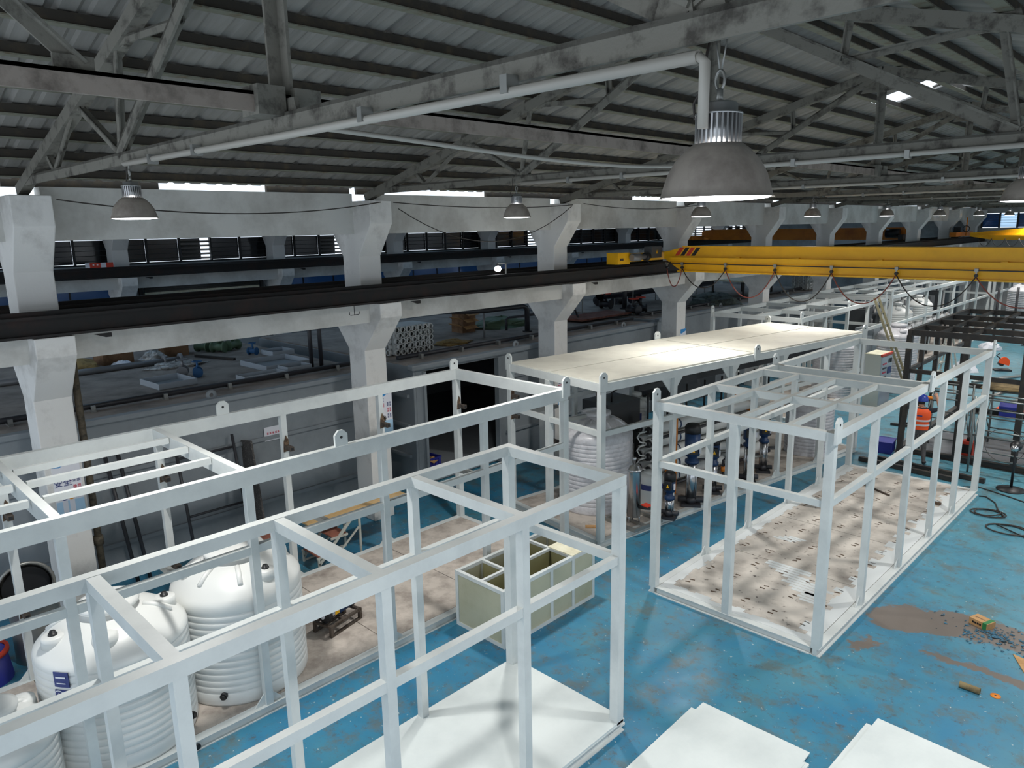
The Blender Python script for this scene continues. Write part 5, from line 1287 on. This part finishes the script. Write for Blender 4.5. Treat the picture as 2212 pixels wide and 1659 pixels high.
# pedestal fan / lamp stand
fn = thing('pedestal_stand', 'black pedestal stand with chrome head and round base at the right edge', 'stand', (2.80, 7.98, 0))
obj('base', MB().lathe([(.24, 0), (.24, .02), (.06, .05), (.03, .06)], 28), 'black', fn); obj('pole', MB().lathe([(.024, .06), (.024, .72), (.018, .73), (.018, .80)], 12), 'black', fn)
obj('head', MB().lathe([(0, -.13), (.06, -.11), (.10, -.02), (.10, .03), (.04, .09), (0, .10)], 20, (0, -.02, .88), 'y'), 'black', fn); obj('chrome_face', MB().lathe([(.0, -.16), (.055, -.145), (.07, -.11)], 18, (0, -.02, .86), 'y'), 'chrome', fn)
obj('guard_ring', MB().tube([(-.20+.33*math.cos(a), .10, .82+.33*math.sin(a)) for a in [2*PI*q/30 for q in range(30)]], .005, 5, closed=True), 'rubber', fn)
# red-orange hand tools and welding gear on the floor
cs = thing('cut_off_saw', 'orange cut-off saw on the blue floor beyond the open frame', 'saw', (.0, 21.1, 0), .5)
obj('base', MB().box(-.25, -.18, 0, .25, .18, .05), 'black', cs); obj('guard', MB().prism([(.16*math.cos(a)+.05, .27+.2*math.sin(a)) for a in [PI*q/12-.5 for q in range(15)]], -.04, .04), 'vest', cs); obj('handle', MB().tube([(-.05, 0, .38), (-.2, 0, .52), (-.1, 0, .6)], .02, 8), 'black', cs); obj('motor', MB().lathe([(.08, .04), (.08, .22)], 14, (0, 0, .22), 'y'), 'dark_box', cs)
for k, (a, b) in enumerate((((.55, 15.4, .04), (1.6, 22.0, .04)), ((1.25, 15.4, .04), (2.1, 22.0, .04)), ((-.2, 18.2, .04), (.9, 20.6, .04)))):
    o = obj('steel_pipe', MB().tube([a, b], .045, 8), 'galv'); tag(o, ['bright steel pipe on the floor beyond the frame, left of the pair', 'bright steel pipe on the floor beyond the frame, right of the pair', 'bright steel pipe on the floor beside the orange saw'][k], 'pipe', 'loose steel pipes')
t = thing('red_machine', 'red welding machine at the right edge of the black frame', 'machine', (1.75, 17.2, 0)); obj('case', MB().box(-.2, -.3, .08, .25, .3, .62), 'red', t, bevel=.02); obj('handle', MB().tube([(0, -.2, .62), (0, -.2, .7), (0, .2, .7), (0, .2, .62)], .015, 6), 'black', t); obj('front_grille', MB().box(-.15, -.31, .15, .2, -.30, .5), 'black', t)
t = thing('red_machine', 'small red machine behind a black post of the black frame', 'machine', (1.65, 9.75, 0)); obj('case', MB().box(-.12, -.12, .04, .12, .14, .36), 'red', t, bevel=.015); obj('knob', MB().lathe([(.05, .36), (.04, .44), (0, .46)], 12), 'black', t); obj('front_grille', MB().box(-.1, -.125, .1, .1, -.12, .3), 'black', t)
blobthing('red_hopper', 'red plastic hopper lying by the wrapped tank', 'hopper', -.75, 13.9, 0, (.26, .26, .55), 'red', 41, .18)
blobthing('plastic_bag', 'white film bundle on the blue floor behind the black frame', 'plastic bag', -1.3, 25.6, 0, (.38, .34, .28), 'paper', 44)
blobthing('plastic_bag', 'white sack on the floor between the black frame posts', 'plastic bag', -.9, 20.2, 0, (.35, .3, .4), 'paper', 46)
# ladders
def ladder(lab, a, b, w_, m, n=8):
    a, b = Vector(a), Vector(b); t = thing('ladder', lab, 'ladder', tuple(a)); d = b-a; side = d.cross(Vector((0, 0, 1))).normalized()*w_/2 if abs(d.normalized().z) < .999 else Vector((w_/2, 0, 0))
    for s in (-1, 1): obj('stile', MB().bar(s*side, d+s*side, .04, .06), m, t)
    for k in range(n): p = d*((k+.6)/n); obj('rung', MB().bar(p-side, p+side, .03, .03), m, t)
ladder('olive ladder leaning on the rail beside the tall wrapped tank', (-.90, 14.6, 0), (-2.1, 14.6, 2.9), .34, 'ladder', 9)
sl = thing('step_ladder', 'white A-shaped step ladder behind the black frame', 'ladder', (-.55, 16.4, 0))
for s in (-1, 1):
    obj('stile', MB().bar((-.3, s*.25, 0), (0, s*.15, 1.9), .04, .05), 'stool', sl); obj('stile', MB().bar((.35, s*.25, 0), (.02, s*.15, 1.9), .04, .04), 'stool', sl)
for k in range(6): z = .3+.28*k; x = -.3+.3*z/1.9; obj('step', MB().box(x-.06, -.24+.05*z, z, x+.08, .24-.05*z, z+.025), 'stool', sl)
# wrapped pipe bundle in the long back frame
t = thing('pipe_bundle', 'long film-wrapped silver pipe bundle along the back frame', 'pipe', (-2.75, 19.5, 1.35)); obj('bundle', MB().tube([(0, -2.4+.2*k, .02*math.sin(k*2.1)) for k in range(40)], [.13+.03*math.sin(k*1.7) for k in range(40)], 12), 'wrap', t)
for y in (-2.0, 0.5, 3.0, 5.2): obj('strap', MB().tube([(.16*math.cos(a), y, .16*math.sin(a)) for a in [2*PI*q/14 for q in range(14)]], .01, 5, closed=True), 'black', t); obj('support', MB().box(-.03, y-.03, -1.25, .03, y+.03, -.15), 'black_steel', t)
rnd = random.Random(77)
for k in range(8):
    x, y = rnd.uniform(-4.4, -3.0), 17.6+k*1.5
    h = rnd.uniform(1.2, 2.1); t = thing('equipment_cabinet', '%s dark equipment cabinet counted back inside the long back frame' % ORD[k], 'cabinet', (x, y, .10), 0, 'equipment in the back frames')
    obj('body', MB().box(-.3, -.3, 0, .3, .3, h), 'dark_box' if k % 3 else 'tank_grey', t); obj('door', MB().box(-.28, -.32, .05, .28, -.30, h-.05), 'cab_front' if k % 3 == 0 else 'dark_box', t); obj('riser', MB().tube([(.1, 0, h), (.1, 0, h+.3)], .04, 8), 'pipe_grey', t)
for k in range(5):
    x, y = -1.6+k*.55, 27.5+.6*(k % 2); t = thing('pipe_stand', '%s upright pipe stand near the end wall, from the left' % ORD[k], 'pipe', (x, y, 0), 0, 'pipe stands near the end wall'); obj('pipe', MB().tube([(0, 0, 0), (0, 0, 2.3)], .05, 8), 'pipe_dark', t); obj('flange', MB().lathe([(.12, 0), (.12, .04)], 12), 'pipe_dark', t)

# ================================================================== SMALL THINGS ON THE FLOOR
bx = thing('cardboard_box', 'small cardboard box with green tape on the peeled floor', 'box', (3.62, 2.12, 0), -.35)
obj('carton', MB().box(-.115, -.085, 0, .115, .085, .085), 'card', bx); obj('green_tape', MB().box(.055, -.087, -.0, .105, .087, .087), 'green', bx); [obj('character', MB().box(-.075+.03*q, -.0875, .03, -.052+.03*q, -.085, .055), 'black', bx) for q in range(4)]; [obj('character', MB().box(-.085+.032*q, -.02, .085, -.06+.032*q, .005, .0865), 'card_dark', bx) for q in range(4)]
o = obj('cardboard_sheet', MB().prism([(4.05, 1.62), (4.5, 1.5), (4.5, 1.2), (4.22, 1.28)], .003, .012, 'z'), 'card'); tag(o, 'flat cardboard sheet with green stripe at the right edge', 'cardboard')
tb = thing('wooden_tube', 'short brown tube lying on the blue floor at right', 'tube', (3.86, .50, .035)); obj('shell', MB().lathe([(.035, -.10), (.035, .10), (.027, .10), (.027, -.10)], 14, axis='x', caps=False), 'wood_old', tb)
o = obj('grinding_disc', MB().lathe([(.012, 0), (.05, 0), (.05, .006), (.012, .006)], 20, caps=False), 'orange', loc=(4.09, .58, 0)); tag(o, 'yellow grinding disc lying on the floor beside the brown tube', 'disc')
fk = MB(); rnd = random.Random(9)
for k in range(260):
    a = rnd.uniform(0, 6.28); rr = abs(rnd.gauss(0, .28)); x, y, s_ = 3.82+rr*1.2*math.cos(a), 1.92+rr*.75*math.sin(a), rnd.uniform(.008, .028)
    z = rnd.uniform(0, .012); b = rnd.uniform(0, 3)
    fk.prism([(x+s_*math.cos(b), y+s_*math.sin(b)), (x+s_*.8*math.cos(b+2), y+s_*.8*math.sin(b+2)), (x+s_*1.1*math.cos(b+4.1), y+s_*1.1*math.sin(b+4.1))], z, z+.004, 'z')
o = obj('paint_flakes', fk, 'flake'); tag(o, 'heap of peeled blue paint flakes beside the small cardboard box', 'paint flakes', kind='stuff')
for i, (cx, cy, s_, lab) in enumerate(((2.78, 6.35, .22, 'brown cable coiled on the floor right of the open frame'), (3.2, 5.75, .26, 'brown cable trailing off to the right edge of the floor'))):
    pts = [(cx+s_*math.cos(a)*(1+.25*math.sin(a*.37)), cy+s_*.9*math.sin(a*1.03), .012+.002*a) for a in [q*.35 for q in range(40 if i == 0 else 26)]]
    if i == 0: pts = [(2.45, 7.2, .012), (2.55, 7.25, .012), (2.75, 7.0, .012), (2.85, 6.7, .012)]+pts
    else: pts += [(3.6, 5.5, .012), (4.1, 5.45, .012)]
    o = obj('floor_cable', MB().tube(pts, .012, 6), 'rubber'); tag(o, lab, 'cable', 'cables on the floor')
pts = [(1.2+.25*math.cos(a)*(1+.3*math.sin(a*.4)), 8.05+.12*math.sin(a), .012+.002*a) for a in [q*.35 for q in range(46)]]
o = obj('floor_cable', MB().tube(pts, .012, 6), 'rubber'); tag(o, 'dark cable looped on the floor at the worker\'s feet', 'cable', 'cables on the floor')
o = obj('floor_cable', MB().tube([(2.1, 7.55, .012), (2.3, 7.75, .012), (2.9, 7.5, .012), (3.3, 7.3, .012), (3.9, 7.4, .012)], .012, 6), 'rubber'); tag(o, 'thin cable crossing the floor below the pedestal stand', 'cable', 'cables on the floor')
o = obj('steel_offcut', MB().box(1.95, 5.95, .10, 2.12, 6.02, .14), 'scorch'); tag(o, 'small dark offcut on the floor of the open frame, far end', 'offcut')
o = obj('steel_offcut', MB().bar((.55, 6.25, .115), (1.3, 5.85, .115), .03, .03), 'rust_tube'); tag(o, 'thin bar lying on the floor of the open frame, far end', 'bar')

# ================================================================== scale working units to metres
done = set()
for o in list(SC.objects):
    if o is cam: continue
    o.location = Vector(o.location)*S
    if o.type == 'MESH' and o.data.name not in done:
        done.add(o.data.name); o.data.transform(Matrix.Scale(S, 4))
